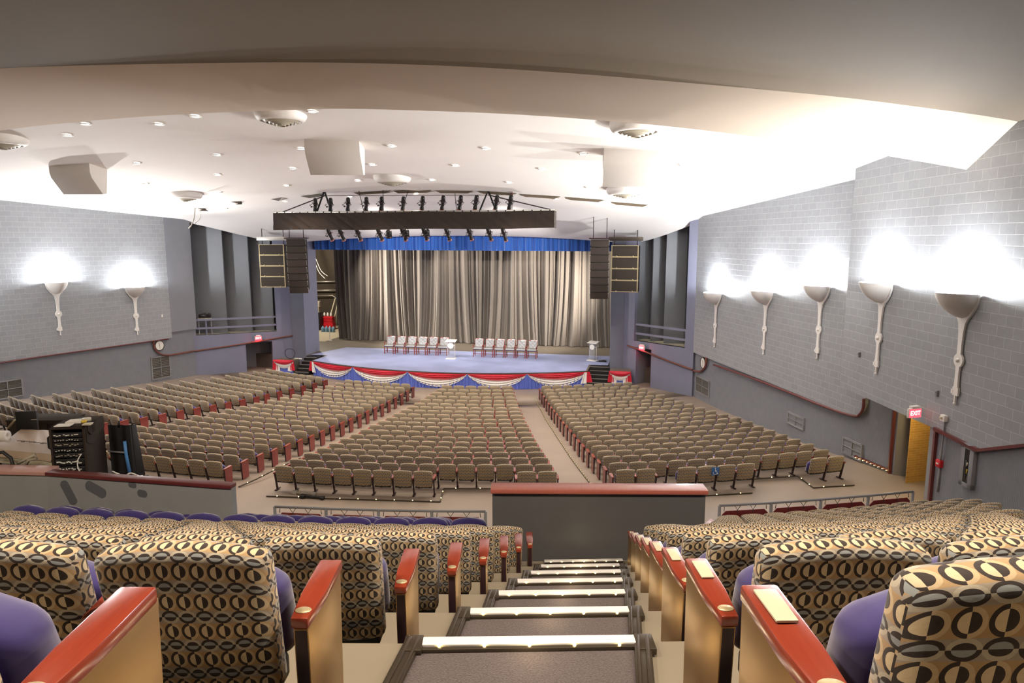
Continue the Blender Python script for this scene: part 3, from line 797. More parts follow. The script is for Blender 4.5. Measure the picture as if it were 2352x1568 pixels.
# origin: floor below the rear face of the backrest; +y towards the stage
def seat_meshes(lod=0):
    nx, nz, sg = ((8, 5, 4), (4, 3, 2), (2, 2, 1))[lod]
    d = {}
    d['backrest'] = cushion_mesh('backrest', 0.505, 0.53, 0.10, [M['fabric'], M['purple']], 0.035, 0.02, 0.012, 0.04, 0.10, 0.275, 0.03, sg, nx, nz, 0.04, 1)
    d['seat'] = cushion_mesh('seat', 0.475, 0.35, 0.12, [M['purple']], 0.07, 0.0, 0.02, 0.05, 0.07, 0.31, 0.185, sg, nx, nz)
    d['tall_seat'] = cushion_mesh('seat', 0.51, 0.505, 0.12, [M['purple']], 0.06, 0.0, 0.02, 0.05, 0.04, 0.31, 0.17, sg, nx, nz)
    mb = MB(); mb.box((0, 0.12, 0.295), (0.45, 0.16, 0.09)); mb.box((0, 0.20, 0.25), (0.40, 0.10, 0.05))
    d['seat_shell'] = mb.mesh('seat_shell', M['black'], 0.02, 2)
    def standard(x):
        mb = MB()
        mb.bar((x, 0.03, 0.54), (x, 0.15, 0.0), 0.035, 0.055); mb.box((x, 0.15, 0.012), (0.06, 0.26, 0.024)); mb.box((x, 0.16, 0.525), (0.035, 0.30, 0.03))
        return mb.mesh('leg', M['steel'], 0.006 if lod == 0 else 0)
    def arm(x):
        mb = MB(); z = 0.54
        mb.prism([(x - .026, -.02, z), (x + .026, -.02, z), (x + .038, .13, z + .004), (x + .038, .33, z + .01), (x - .038, .33, z + .01), (x - .038, .13, z + .004)], (0, 0, 0.035))
        return mb.mesh('armrest', M['redwood'], 0.0065 if lod == 0 else 0)
    def panel(x, side, mat):
        mb = MB(); x0, x1 = x - 0.022, x + 0.022
        prof = [(0.02, 0.0), (0.34, 0.0), (0.36, 0.545), (-0.01, 0.535)]
        xo = x + 0.022 * side
        mb.prism([(x0, y, z) for y, z in prof], (x1 - x0, 0, 0))
        # dark red edges, metal faces
        for i, f in enumerate(mb.f):
            mb.m[i] = 0 if len(f) == 4 and i < 2 else 1
        return mb.mesh('end_panel', [mat, M['steel']], 0.004 if lod == 0 else 0)
    def inlay(x):
        mb = MB(); z = 0.5862
        pts = [(x - .021, .19), (x + .021, .19), (x + .023, .30), (x - .023, .30)]
        mb.prism([(a, b, z + (b - .15) * .02 - .005) for a, b in pts], (0, 0, 0.006)); return mb.mesh('inlay', M['cream'], 0.0025 if lod == 0 else 0)
    def plaque(x):
        mb = MB(); mb.lathe([(0.0, .575), (.024, .575), (.024, .5770), (.022, .5785), (0, .5785)], 20, sx=1.0, sy=0.75)
        me = mb.mesh('number_plate', M['plaque'])
        for v in me.vertices: v.co.x += x; v.co.y += 0.022
        return me
    h = PITCH_S / 2
    d['leg_l'], d['leg_r'] = standard(-h), standard(h)
    d['arm_l'], d['arm_r'] = arm(-h), arm(h)
    for nm, mat in (('gold', M['gold']), ('wood', M['panelwood'])):
        d['panel_l_' + nm], d['panel_r_' + nm] = panel(-h - 0.055, -1, mat), panel(h + 0.055, 1, mat)
    e = h + 0.055
    d['end_arm_l'], d['end_arm_r'] = arm(-e), arm(e)
    d['inlay_l'] = inlay(-e); d['plate_l'] = plaque(-e); d['plate_r'] = plaque(e)
    return d
SM = seat_meshes(0); SML = seat_meshes(1)
def make_seat(meshes, left='leg', right=None, finish='gold', detail=True, tall=False):
    """left / right: None, 'leg' or 'panel'"""
    t = bpy.data.objects.new('auditorium_seat', None); COL.objects.link(t); t.empty_display_size = 0.1
    link('backrest', meshes['backrest'], t); link('seat', meshes['tall_seat' if tall else 'seat'], t); link('seat_shell', meshes['seat_shell'], t)
    for side, kind in (('l', left), ('r', right)):
        if kind is None: continue
        a = link('armrest', meshes[('end_arm_' if kind == 'panel' else 'arm_') + side], t)
        if kind == 'panel':
            link('end_panel', meshes['panel_%s_%s' % (side, finish)], t)
            if detail:
                link('number_plate', meshes['plate_' + side], a)
                if side == 'l': link('inlay', meshes['inlay_l'], a)
        else: link('leg', meshes['leg_' + side], t)
    return t
PROTO = {}
def seat(meshes_key, left, right, finish, detail, tall=False):
    key = (meshes_key, left, right, finish, detail, tall)
    if key not in PROTO:
        PROTO[key] = make_seat(SM if meshes_key == 'near' else SML, left, right, finish, detail, tall); return PROTO[key]
    return copy_tree(PROTO[key])
def seat_at(o, R, th, z, sx=1.0):
    o.location = pol(R, th, z); o.rotation_euler = (0, 0, th); o.scale = (sx, 1, 1)

N_SEATS = 0
# raised block in front of the camera: rows step down either side of the carpeted steps
SEAT_Y = 0.07                                   # the top of the back leans behind the seat's own origin
for k in range(-1, 15):
    R = RS0 - RP * k - SEAT_Y; z = zk(k); dth = PITCH_S / R
    d_row = 1.9 + 0.95 * k
    near = 'near' if k <= 6 else 'mid'
    # left of the steps
    th_end = (aisle_l(k) if k <= 6 else vom_l(k)) - (PITCH_S / 2 - 0.25) / R
    lim = ang(cw(-0.765 * d_row - 0.75, 58.27 - R)); lim = max(lim, TH_L + R_(1))
    if k >= 9: lim = R_(2.6)
    n = int((th_end - lim) / dth) if k <= 10 else 0
    n = max(1, n) if k <= 10 else 0
    for i in range(n):
        first = i == 0
        o = seat(near, 'leg', ('panel' if k <= 6 else 'leg') if first else None, 'gold', near == 'near', k >= 8)
        seat_at(o, R, th_end - dth * (i + 0.5) + 0.0, z)
        row = 'nearest row' if k == -1 else '%s row from camera' % ORD[k + 2]
        tag(o, 'patterned seat left of the steps, %s, %s from the aisle' % (row, ORD[i + 1]), 'seat', 'raised seats left of the carpeted steps')
        N_SEATS += 1
    # right of the steps
    th_end = (aisle_r(k) if k <= 6 else vom_r(k)) + (PITCH_S / 2 - 0.25) / R
    lim = ang(cw(0.77 * d_row + 0.5, 58.27 - R)); 
    wl = R_(20)
    for _ in range(400):
        p = pol(R, wl, 0)
        if p.x > lx(P2_A, P2_B, p.y) - 0.45 or (k >= 8 and p.y > 19.0 and p.x > 6.4): break
        wl += R_(0.1)
    lim = min(lim, wl)
    n = max(1, int((lim - th_end) / dth))
    for i in range(n):
        first = i == 0
        o = seat(near, ('panel' if first else None) if k <= 6 else ('leg' if first else None), 'leg', 'gold', near == 'near')
        seat_at(o, R, th_end + dth * (i + 0.5), z)
        row = 'nearest row' if k == -1 else '%s row from camera' % ORD[k + 2]
        tag(o, 'patterned seat right of the steps, %s, %s from the aisle' % (row, ORD[i + 1]), 'seat', 'raised seats right of the carpeted steps')
        N_SEATS += 1

# main floor blocks
def th_x(X, R): return math.asin((X - OX) / R)
floor_seats = []                                # (depth, block, row, index, count, th, R, z, left, right, sx)
for i in range(20):
    R = R1 - ROWP * i; z = zf(R)
    w = 0.60
    spans = {
        'far left': (R_(-27.0 if i > 6 else -26.6), R_(-14.5 if i < 14 else -14.9)),
        'middle left': (R_(-11.0), th_x(-12.48, R)),
        'middle right': (th_x(-10.78, R), R_(14.15 - 0.066 * i)),
        'far right': (R_(16.58), R_(min(29.4, 27.43 + 0.26 * i)))}
    for bn, (a, b) in spans.items():
        n = max(1, int(round((b - a) * R / w))); st = (b - a) / n
        for j in range(n):
            if i == 0:
                if bn == 'middle right' and 8 <= j <= n - 3: continue
                if bn == 'far right' and (j == 2 or 7 <= j <= n - 3): continue
            th = a + st * (j + 0.5)
            p = pol(R, th, z); q = p - CPOS
            dep = q.dot(_FW); px = 1176 + FPX * q.dot(_RT) / dep
            if px < -60 or px > 2400: continue
            if bn == 'far left' and i < 2: continue
            lft = rgt = None
            if bn in ('far left', 'middle left'):
                lft = 'leg'; rgt = 'panel' if j == n - 1 else None
            else:
                lft = 'panel' if j == 0 else None; rgt = 'leg'
                if i == 0 and bn == 'middle right': lft = 'leg' if j in (0, n - 2) else None
            floor_seats.append((dep, bn, i, j, n, th, R, z, lft, rgt, st * R / PITCH_S))
vis = []
for s in floor_seats:                           # how near the row stands to the camera decides which seats are single objects
    vis.append(s)
vis.sort(key=lambda s: s[0])
KEEP = max(0, 300 - N_SEATS)
single, mass = vis[:KEEP], vis[KEEP:]
WHERE = {'far left': 'block by left wall', 'middle left': 'block beyond the sound desk', 'middle right': 'central block', 'far right': 'block by right wall'}
for (dep, bn, i, j, n, th, R, z, lft, rgt, sx) in single:
    o = seat('mid', lft, rgt, 'wood', False); seat_at(o, R - SEAT_Y, th, z, sx)
    row = 'rearmost row' if i == 0 else '%s row from rear' % ORD[i + 1]
    tag(o, 'patterned floor seat, %s from left end, %s, %s' % (ORD[j + 1], row, WHERE[bn]), 'seat', 'floor seats of the ' + WHERE[bn])
# all the farther floor seats
low = seat_meshes(2)
def collect(me): return [tuple(v.co) for v in me.vertices], [tuple(p.vertices) for p in me.polygons], [p.material_index for p in me.polygons], me
V, Fc, MI, UV, SMO = [], [], [], [], []
MATS = [M['fabric'], M['purple'], M['black'], M['steel'], M['redwood'], M['panelwood']]
def add_mesh(me, mat_map, X):
    base = len(V)
    V.extend(tuple(X @ v.co) for v in me.vertices)
    ul = me.uv_layers.active
    for p in me.polygons:
        Fc.append(tuple(base + k for k in p.vertices)); MI.append(mat_map[p.material_index]); SMO.append(p.use_smooth)
        for li in p.loop_indices: UV.append(tuple(ul.data[li].uv) if ul else (0, 0))
for (dep, bn, i, j, n, th, R, z, lft, rgt, sx) in mass:
    X = Matrix.Translation(pol(R - SEAT_Y, th, z)) @ Matrix.Rotation(th, 4, 'Z') @ Matrix.Diagonal((sx, 1, 1, 1))
    add_mesh(low['backrest'], [0, 1], X); add_mesh(low['seat'], [1], X); add_mesh(low['seat_shell'], [2], X)
    for sd, kd in (('l', lft), ('r', rgt)):
        if kd: add_mesh(low[('end_arm_' if kd == 'panel' else 'arm_') + sd], [4], X); add_mesh(low['panel_%s_wood' % sd] if kd == 'panel' else low['leg_' + sd], [5, 3] if kd == 'panel' else [3], X)
me = bpy.data.meshes.new('auditorium_seats'); me.from_pydata(V, [], Fc)
for m in MATS: me.materials.append(m)
me.polygons.foreach_set('material_index', MI); me.polygons.foreach_set('use_smooth', SMO)
ul = me.uv_layers.new(name='UVMap'); ul.data.foreach_set('uv', [c for u in UV for c in u]); me.update()
o = bpy.data.objects.new('auditorium_seats', me); COL.objects.link(o)
tag(o, 'all the farther rows of small patterned seats on the main floor', 'seats', None, 'stuff')

# ------------------------------------------------------------------ carpeted steps between the raised seats
def step_geo(k):
    F = 58.27 - (RN0 - RP * k); lat = 0.07 + 0.137 * k
    c = cw(lat, F); th = ang(c); tg = Vector((math.cos(th), math.sin(th), 0)); fw = Vector((-math.sin(th), math.cos(th), 0))
    return c, tg, fw
AW = 0.438
for k in range(-2, 7):
    c, tg, fw = step_geo(k); cp, tgp, _ = step_geo(k - 1); z = zk(k); up = Vector((0, 0, 1))
    c = Vector((c.x, c.y, z)); cp = Vector((cp.x, cp.y, z))
    wid = AW if k < 6 else AW * 1.12
    name = 'nearest' if k == -2 else ORD[k + 3] + ' nearest'
    t = empty('aisle_step', 'carpeted aisle step with a lit white nosing, %s of the flight' % name, 'step', c, 0, 'carpeted aisle steps')
    inv = Matrix.Translation(-c)
    mb = MB(); mb.M = inv; e = 0.012
    mb.prism([cp - tgp * AW + up * .002 + fw * .02, cp + tgp * AW + up * .002 + fw * .02, c + tg * wid + up * .002, c - tg * wid + up * .002], up * e)
    # half-height step just below the previous nosing
    h0 = [cp - tgp * (AW + .03) + fw * .005, cp + tgp * (AW + .03) + fw * .005]
    sh = (c - cp) * 0.32
    mb.prism([h0[0], h0[1], h0[1] + sh, h0[0] + sh], up * 0.19)
    mb.build('carpet', M['carpet'], t)
    mb = MB(); mb.M = inv
    mb.bar(c - tg * wid + up * .024 - fw * .03, c + tg * wid + up * .024 - fw * .022, 0.058, 0.022)
    hs = cp + sh + up * 0.205
    mb.bar(hs - tgp * (AW - .05), hs + tgp * (AW - .02), 0.05, 0.018)
    mb.build('nosing', M['white'], t, 0.004)
    mb = MB(); mb.M = inv
    mb.bar(c - tg * wid + up * .018 - fw * .076, c + tg * wid + up * .018 - fw * .062, 0.022, 0.026)
    if k < 6:
        for s in (-1, 1):
            a_, b_ = cp + tgp * s * (AW + .035) + sh + up * .02, c + tg * s * (AW + .035) + up * .02
            mb.bar(a_, b_ + fw * .01, 0.07, 0.024); mb.bar(a_ + tg * s * -.02 + up * .012, b_ + tg * s * -.02 + up * .012, 0.014, 0.016); mb.bar(a_ + tg * s * .018 + up * .012, b_ + tg * s * .018 + up * .012, 0.02, 0.014)
            mb.bar(c + tg * s * (AW + .035) + up * .022 - fw * .10, c + tg * s * (AW + .035) + up * .022 + fw * .012, 0.078, 0.030)
            q = cp + tgp * s * (AW + .035) + sh
            mb.bar(q + up * .195 - sh * .5, q + up * .195, 0.078, 0.03); mb.bar(q + up * .21, q, 0.05, 0.07)
    mb.build('edge_trim', M['trimdark'], t, 0.006)
    nl = 5 if k < 6 else 7
    for j in range(nl):
        mb = MB(); mb.M = inv; mb.ball(c + tg * wid * (-0.86 + 1.72 * (j + .06) / (nl - 1 + .12)) + up * .034 - fw * .066, 0.0065, 6)
        mb.build('step_light', M['led'], t)

# ------------------------------------------------------------------ rails with red panels along the front of the raised block
for nm, pts, zt in (('left', [(631, 1163), (1115, 1174)], 1.36), ('right', [(1653, 1161), (2097, 1128)], 1.36)):
    a, b = atz(*pts[0], zt), atz(*pts[1], zt)
    th0, th1 = ang(a), ang(b); R = (rad(a) + rad(b)) / 2; NP = 4
    P = [pol(R, th0 + (th1 - th0) * i / NP, zt) for i in range(NP + 1)]
    t = empty('guard_rail', 'grey pipe rail with four red panels in front of the %s raised seats' % nm, 'railing', (P[2].x, P[2].y, 0.42), 0, 'guard rails of the raised seats')
    inv = Matrix.Translation(-Vector(t.location))
    mb = MB(); mb.M = inv; mb.tube(P, 0.032, 8); mb.tube([p - Vector((0, 0, .82)) for p in P], 0.02, 6); mb.build('top_rail', M['grillegrey'], t)
    for p in P:
        mb = MB(); mb.M = inv; mb.tube([p, p - Vector((0, 0, 1.0))], 0.036, 8); mb.build('post', M['grillegrey'], t)
    for p, q in zip(P, P[1:]):
        d = (q - p); L = d.length; d.normalize(); n_ = Vector((-d.y, d.x, 0)); up = Vector((0, 0, 1)); c = .09
        mb = MB(); mb.M = inv
        o0 = p + d * .07 - up * .84; W = L - .14; H = .70
        mb.prism([o0, o0 + d * W, o0 + d * W + up * (H - c), o0 + d * (W - c) + up * H, o0 + d * c + up * H, o0 + up * (H - c)], n_ * 0.02)
        pn = mb.build('panel', M['panelwood'], t)
        for s in (.05, .35, .65, .95):
            mb = MB(); mb.M = inv
            x = p + d * (L * s)
            if s in (.05, .95): mb.tube([x + d * (.06 if s < .5 else -.06) - up * .04, x - up * .14 + d * (.05 if s < .5 else -.05)], .008, 5)
            else: mb.tube([x - d * .07 - up * .03, x - up * .13, x + d * .07 - up * .03], .008, 5); mb.tube([x - up * .13, x - up * .17], .010, 5); mb.ball(x - up * .18 - n_ * .02, .014, 6)
            mb.build('hanger', M['trimdark'], pn)
# ------------------------------------------------------------------ stage: carpet, curtain, valance, buntings
UPZ = Vector((0, 0, 1))
cb = [atz(752, 797, ZST), atz(1398, 817, ZST)]; YC = (cb[0].y + cb[1].y) / 2
mb = MB(); X0, X1 = APX[0] + .1, APX[-1] - .1; N = 36
tp = []; bk = []
for i in range(N + 1):
    x = X0 + (X1 - X0) * i / N
    tp.append(mb.pt((x, apron_y(x) + .02, ZST + .012)))
    bk.append(mb.pt((x, 40.9, ZST + .012)))
for i in range(N): mb.face((tp[i], tp[i+1], bk[i+1], bk[i]))
mb.quad((cl1.x + .15, 40.9, ZST + .012), (cr0.x - .1, 40.9, ZST + .012), (cr0.x - .1, YC, ZST + .012), (cl1.x + 1.2, YC, ZST + .012))
tag(mb.build('stage_carpet', M['stagecarpet']), 'blue carpet covering the stage apron under the chairs', 'carpet')

def drape(xa, xb, y, z0fn, z1fn, n, amp, seedv, mat, name, nz=10, flare=0.0, fr=1.0, spread=0.0):
    rnd = random.Random(seedv)
    xs = [rnd.uniform(0.5, 1.5) for _ in range(400)]
    W = [(rnd.uniform(1.6, 2.4) * fr, rnd.uniform(0, 6.28), .50), (rnd.uniform(4.2, 5.2) * fr, rnd.uniform(0, 6.28), .40), (rnd.uniform(8.5, 10.5) * fr, rnd.uniform(0, 6.28), .26), (rnd.uniform(15, 17) * fr, rnd.uniform(0, 6.28), .10)]
    def off_(x, v):
        s = 0
        for f, p, a in W: s += a * math.sin(f * x + p + 0.9 * math.sin(0.9 * x + p))
        return s * amp * (0.75 + 0.45 * (1 - v))
    mb = MB()
    def fn(u, v):
        x = xa + (xb - xa) * u; vv = 1 - v
        z = z0fn(x) + (z1fn(x) - z0fn(x)) * v
        xo = 0.25 * spread * math.sin(1.3 * x) * vv ** 3
        return (x + xo, y + off_(x, v) - flare * vv ** 4, z)
    mb.grid(fn, n, nz)
    return mb.build(name, mat)
c0, c1_ = atz(772, 781, ZST), atz(1403, 797, ZST); YCUR = 47.9
CX0, CX1 = aty(771, 700, YCUR).x, 0.5
tag(drape(CX0, CX1, YCUR, lambda x: ZST + .03, lambda x: 9.6, 1900, 0.25, 3, M['curtain'], 'stage_curtain', 14, 0.12, 2.5, 1.2), 'tall grey-brown pleated velour curtain closing off the back of the stage', 'curtain')
YV = 42.15
vx0, vx1 = aty(704, 560, YV).x - .3, cr0.x + .1
vb0, vb1 = aty(705, 573, YV).z, aty(1350, 577, YV).z
tag(drape(vx0, vx1, YV, lambda x: vb0 + (vb1 - vb0) * (x - vx0) / (vx1 - vx0), lambda x: 8.6, 900, 0.17, 5, M['valance'], 'stage_valance', 4, 0, 2.6), 'royal blue pleated valance hanging across the top of the stage opening', 'valance')

# blue skirt and five red-and-white swags on the curved stage front
SW = [-20.62, -17.35, -13.65, -10.10, -6.78, -3.52]
def front(x, out, z):
    s = 2 * 0.0285 * (x - OX); n = Vector((s, -1, 0)).normalized()
    return Vector((x, apron_y(x), z)) + n * out
mb = MB()
def skirt(u, v):
    x = SW[0] + .05 + (SW[-1] - SW[0] - .1) * u
    f = 0.045 * math.sin(28 * x + 1.5 * math.sin(3 * x)) + 0.03 * math.sin(61 * x)
    return front(x, 0.08 + f * (.4 + .6 * (1 - v)), -1.04 + (ZST - 0.04 + 1.04) * v)
mb.grid(skirt, 700, 4); tag(mb.build('stage_skirt', M['bluecloth']), 'blue pleated cloth skirt behind the red and white swags on the stage front', 'skirt')
def swag(a, b, i):
    t = empty('swag', 'red and white swag on the stage front, %s of five from the left' % ORD[i + 1], 'swag', front((a + b) / 2, 0.1, ZST), 0, 'swags on the stage front')
    inv = Matrix.Translation(-Vector(t.location)); z0 = ZST - .01; W = b - a
    def band(d0, d1, o, lift, folds):
        mb = MB(); mb.M = inv
        def fn(u, v):
            e = 4 * u * (1 - u); c = 0.35 * e + 0.65 * e ** 0.62
            dep = (d0 + (d1 - d0) * v) * c + 0.012 * (1 - e)
            x = a + W * u
            rip = 0.030 * math.sin(folds * v * 6.283 + 2.2 * u) * min(1, e * 2.5)
            return front(x, o + lift * c * (0.3 + 0.7 * math.sin(PI * min(1, v * .85 + .15))) + rip, z0 - dep)
        mb.grid(fn, 48, 16); return mb
    band(0.0, 0.40, 0.10, 0.12, 4.0).build('red_cloth', M['redcloth'], t)
    band(0.34, 0.79, 0.085, 0.07, 3.0).build('white_cloth', M['whitecloth'], t)
    return t
sw = [swag(SW[i], SW[i + 1], i) for i in range(5)]
# tails at both outer ends
for s, x, par in ((1, SW[-1], sw[-1]), (-1, SW[0], sw[0])):
    inv = Matrix.Translation(-Vector(par.location))
    mb = MB(); mb.M = inv
    mb.grid(lambda u, v: front(x + s * (-.02 + .16 * u) + s * .22 * (1 - v) * (u - .3), .14 + .03 * math.sin(9 * u), ZST - .02 - .62 * (1 - v)), 10, 4); mb.build('red_tail', M['redcloth'], par)
    mb = MB(); mb.M = inv
    mb.grid(lambda u, v: front(x - s * (.02 + .16 * u) - s * .18 * (1 - v) * u, .15 + .03 * math.sin(9 * u), ZST - .04 - .66 * (1 - v)), 10, 4); mb.build('white_tail', M['whitecloth'], par)

# steps and draped side platforms either side
def stage_steps(x0, x1, y, label):
    t = empty('stage_steps', label, 'steps', ((x0 + x1) / 2, y, -1.05)); inv = Matrix.Translation(-Vector(t.location))
    n = 5; h = (ZST + 1.05) / n
    mb = MB(); mb.M = inv
    for i in range(n): mb.box(((x0 + x1) / 2, y + .28 * i + 1.0, -1.05 + h * (i + 1) / 2), (x1 - x0, 2.0 - .0, h * (i + 1)))
    mb.build('treads', M['black'], t)
    mb = MB(); mb.M = inv
    for i in range(n): mb.box(((x0 + x1) / 2, y + .28 * i + .02, -1.05 + h * (i + 1) + .004), (x1 - x0, .07, .02))
    mb.build('nosing', M['alu'], t)
rs0, rs1 = aty(1352, 860, 39.4).x, aty(1398, 860, 39.9).x
stage_steps(rs0, rs1, 39.15, 'black steps with pale nosings up to the right end of the stage')
ls0, ls1 = aty(686, 830, 39.2).x, aty(712, 835, 38.9).x
stage_steps(ls0, ls1 - .05, 38.75, 'black steps with pale nosings up to the left end of the stage')
def platform(x0, x1, y0, y1, label, slabel, side):
    t = empty('side_platform', label, 'platform', ((x0 + x1) / 2, y0, -1.05)); inv = Matrix.Translation(-Vector(t.location))
    mb = MB(); mb.M = inv; mb.box(((x0 + x1) / 2, (y0 + y1) / 2, -.62), (x1 - x0, y1 - y0, .84)); mb.build('body', M['shadowgap'], t)
    mb = MB(); mb.M = inv; mb.box(((x0 + x1) / 2, (y0 + y1) / 2, -.18), (x1 - x0 + .04, y1 - y0 + .04, .05)); mb.build('top', M['stageboard'], t)
    s = empty('swag', slabel, 'swag', ((x0 + x1) / 2, y0 - .1, -.2)); inv = Matrix.Translation(-Vector(s.location)); W = x1 - x0
    def cl(nm, mat, fn, nu=24, nv=10):
        mb = MB(); mb.M = inv; mb.grid(fn, nu, nv); mb.build(nm, M[mat], s)
    cl('blue_cloth', 'bluecloth', lambda u, v: (x0 + .05 + (W - .1) * u, y0 - .05 + .03 * math.sin(34 * u), -1.03 + .84 * v))
    cl('white_cloth', 'whitecloth', lambda u, v: (x0 + W * u, y0 - .09 - .06 * math.sin(PI * v) + .015 * math.sin(20 * v), -.16 - (.12 + .40 * (4 * u * (1 - u)) ** .7) * (1 - v)))
    cl('red_cloth', 'redcloth', lambda u, v: (x0 - .03 + (W + .06) * u, y0 - .13 - .08 * math.sin(PI * v) + .02 * math.sin(25 * v + 3 * u), -.13 - (.05 + .27 * (4 * u * (1 - u)) ** .7) * (1 - v)))
    for sg, xx in ((-1, x0), (1, x1)):
        cl('red_tail', 'redcloth', lambda u, v: (xx + sg * (-.22 + .26 * u) + sg * .08 * (1 - v) * (u), y0 - .12 + .03 * math.sin(12 * u), -.13 - .66 * (1 - v)), 12, 5)
        cl('white_tail', 'whitecloth', lambda u, v: (xx + sg * (-.40 + .30 * u), y0 - .10 + .02 * math.sin(12 * u), -.16 - .70 * (1 - v)), 10, 5)
px0, px1 = aty(1399, 860, 39.9).x, aty(1450, 860, 40.0).x
platform(px0 + .08, px1 - .05, 39.3, 40.2, 'low brown platform at the right end of the stage beside the steps', 'red, white and blue swag draped over the right side platform', 1)
qx0, qx1 = aty(640, 840, 39.5).x, aty(686, 840, 39.3).x
platform(qx0 + .1, qx1 - .08, 38.9, 39.6, 'low brown platform at the left end of the stage beside the steps', 'red, white and blue swag draped over the left side platform', -1)

# ------------------------------------------------------------------ armchairs in two rows on the stage
def stage_chair():
    t = bpy.data.objects.new('armchair', None); COL.objects.link(t)
    mb = MB(); mb.box((0, 0, .47), (.52, .50, .05)); mb.build('seat_rail', M['chairwood'], t, .01)
    link('seat', cushion_mesh('seat', .50, .12, .48, [M['leather'], M['navy']], .0, 0, .0, .045, 0, .46, -.26, 2, 4, 2), t)
    o = t.children[-1]
    mb = MB(); mb.box((0, -.255, .495), (.50, .02, .06)); mb.build('seat_front', M['navy'], t, .008)
    def tuft(u, v):
        x = -.22 + .44 * u; z = .60 + .48 * v
        a = (x / .11); b = (z / .11)
        d = abs(math.sin(PI * (a + b) / 2)) * abs(math.sin(PI * (a - b) / 2))
        return (x, .185 + .10 * v - .03 * d ** .5 * min(1, 8 * u * (1 - u)) - .02, z)
    mb = MB(); mb.grid(tuft, 32, 36); mb.build('backrest', M['leather'], t)
    mb = MB()
    for k in range(5):
        for j in range(5):
            x = -.165 + .11 * k * .75 + (.04 if j % 2 else 0); z = .66 + .085 * j; mb.ball((x, .162 + .10 * (z - .6) / .48, z), .011, 6)
    mb.build('buttons', M['navy'], t)
    mb = MB(); mb.prism([(-.25, .19, .56), (.25, .19, .56), (.25, .30, 1.11), (.15, .305, 1.135), (-.15, .305, 1.135), (-.25, .30, 1.11)], (0, .04, 0)); mb.build('back_frame', M['chairwood'], t, .008)
    for sx in (-1, 1):
        mb = MB(); mb.tube([(sx * .27, .26, .76), (sx * .275, .05, .74), (sx * .27, -.20, .73), (sx * .27, -.23, .70)], [.018, .024, .026, .018], 8); mb.tube([(sx * .26, -.12, .72), (sx * .26, -.17, .58), (sx * .255, -.20, .48)], .02, 8); mb.build('armrest', M['chairwood'], t)
        for y in (-.23, .24):
            mb = MB(); mb.bar((sx * .245, y, .47), (sx * .245, y, 0), .045, .045); mb.build('leg', M['chairwood'], t)
        mb = MB(); mb.bar((sx * .245, -.23, .17), (sx * .245, .24, .17), .022, .03); mb.build('stretcher', M['chairwood'], t)
    mb = MB(); mb.bar((-.245, 0, .17), (.245, 0, .17), .022, .03); mb.build('stretcher', M['chairwood'], t)
    return t
ch = stage_chair(); first = True
for g, (xa, xb, nm) in enumerate(((880, 1028, 'left'), (1084, 1233, 'right'))):
    A_, B_ = atz(xa, 812 if g == 0 else 817, ZST), atz(xb, 814 if g == 0 else 821, ZST)
    A_.y = B_.y = 42.45
    ax, bx = aty(xa, 800, 42.2).x, aty(xb, 800, 42.2).x; st = (bx - ax) / 6
    for i in range(6):
        o = ch if first else copy_tree(ch); first = False
        o.location = (ax + st * (i + .5), 42.5, ZST + .012); o.rotation_euler = (0, 0, 0); o.scale = (st / .605, 1, 1)
        tag(o, 'tufted silver armchair on stage, %s from the left in the %s-hand row' % (ORD[i + 1], nm), 'chair', 'armchairs in two rows on the stage')

# ------------------------------------------------------------------ two clear lecterns
def lectern(p, rz, label, seal_r=.17):
    t = empty('lectern', label, 'lectern', p, rz)
    mb = MB(); mb.box((0, 0, .015), (.62, .48, .03)); mb.build('base', M['whitepaint'], t, .006)
    mb = MB(); mb.box((0, -.06, .58), (.46, .02, 1.1)); mb.build('front_panel', M['acrylic'], t)
    for sx in (-1, 1):
        mb = MB(); mb.tube([(sx * .24, .05, .03), (sx * .24, .05, 1.12)], .016, 8); mb.build('post', M['whitepaint'], t)
    mb = MB(); mb.box((0, .04, 1.15), (.68, .46, .03), rx=R_(12)); mb.build('reading_shelf', M['whitepaint'], t, .006)
    mb = MB(); mb.box((0, .06, .86), (.46, .24, .02)); mb.build('inner_shelf', M['whitepaint'], t)
    mb = MB(); mb.disc((0, -.078, .86), seal_r, (0, -1, 0), 28); mb.lathe([], 3) if False else None; mb.build('round_seal', M['whitepaint'], t)
p = aty(1036, 824, 41.25); p.z = ZST + .012
lectern(p, 0, 'clear lectern with a white round seal between the two rows of armchairs', .2)
p = aty(1361, 826, 42.4); p.z = ZST + .012
lectern(p, R_(-28), 'clear lectern with a white round seal near the right end of the stage')

# ------------------------------------------------------------------ backstage left, seen past the curtain edge
def wing(px, py, y): p = aty(px, py, y); return p
YW = 53.0
mb = MB(); a, b = aty(712, 640, YW + 2.6), aty(771, 640, YW + 2.6)
t = empty('wall_pipes', 'pale horizontal pipes on the dark backstage wall', 'pipes', (a.x, a.y, 4.0))
inv = Matrix.Translation(-Vector(t.location))
for py, r in ((647, .05), (667, .05), (679, .045)):
    mb = MB(); mb.M = inv; p, q = aty(700, py, YW + 2.6), aty(771, py - 1, YW + 2.6)
    pts = [p, q] if py != 679 else [p, q + Vector((-.3, 0, 0)), q + Vector((.1, 0, -.3)), aty(772, 760, YW + 2.6)]
    mb.tube(pts, r, 6); mb.build('pipe', M['alu'], t)
mb = MB(); mb.tube(smooth_line([aty(716, 575, YW), aty(723, 600, YW), aty(733, 625, YW), aty(747, 640, YW)], 5), .03, 5); mb.tube(smooth_line([aty(718, 575, YW), aty(727, 598, YW), aty(738, 622, YW), aty(753, 634, YW)], 5), .025, 5)
tag(mb.build('cable', M['alu']), 'pale cables looping down the dark backstage wall', 'cable')
def fzy(py, px=740): return atz(px, py, ZST).y
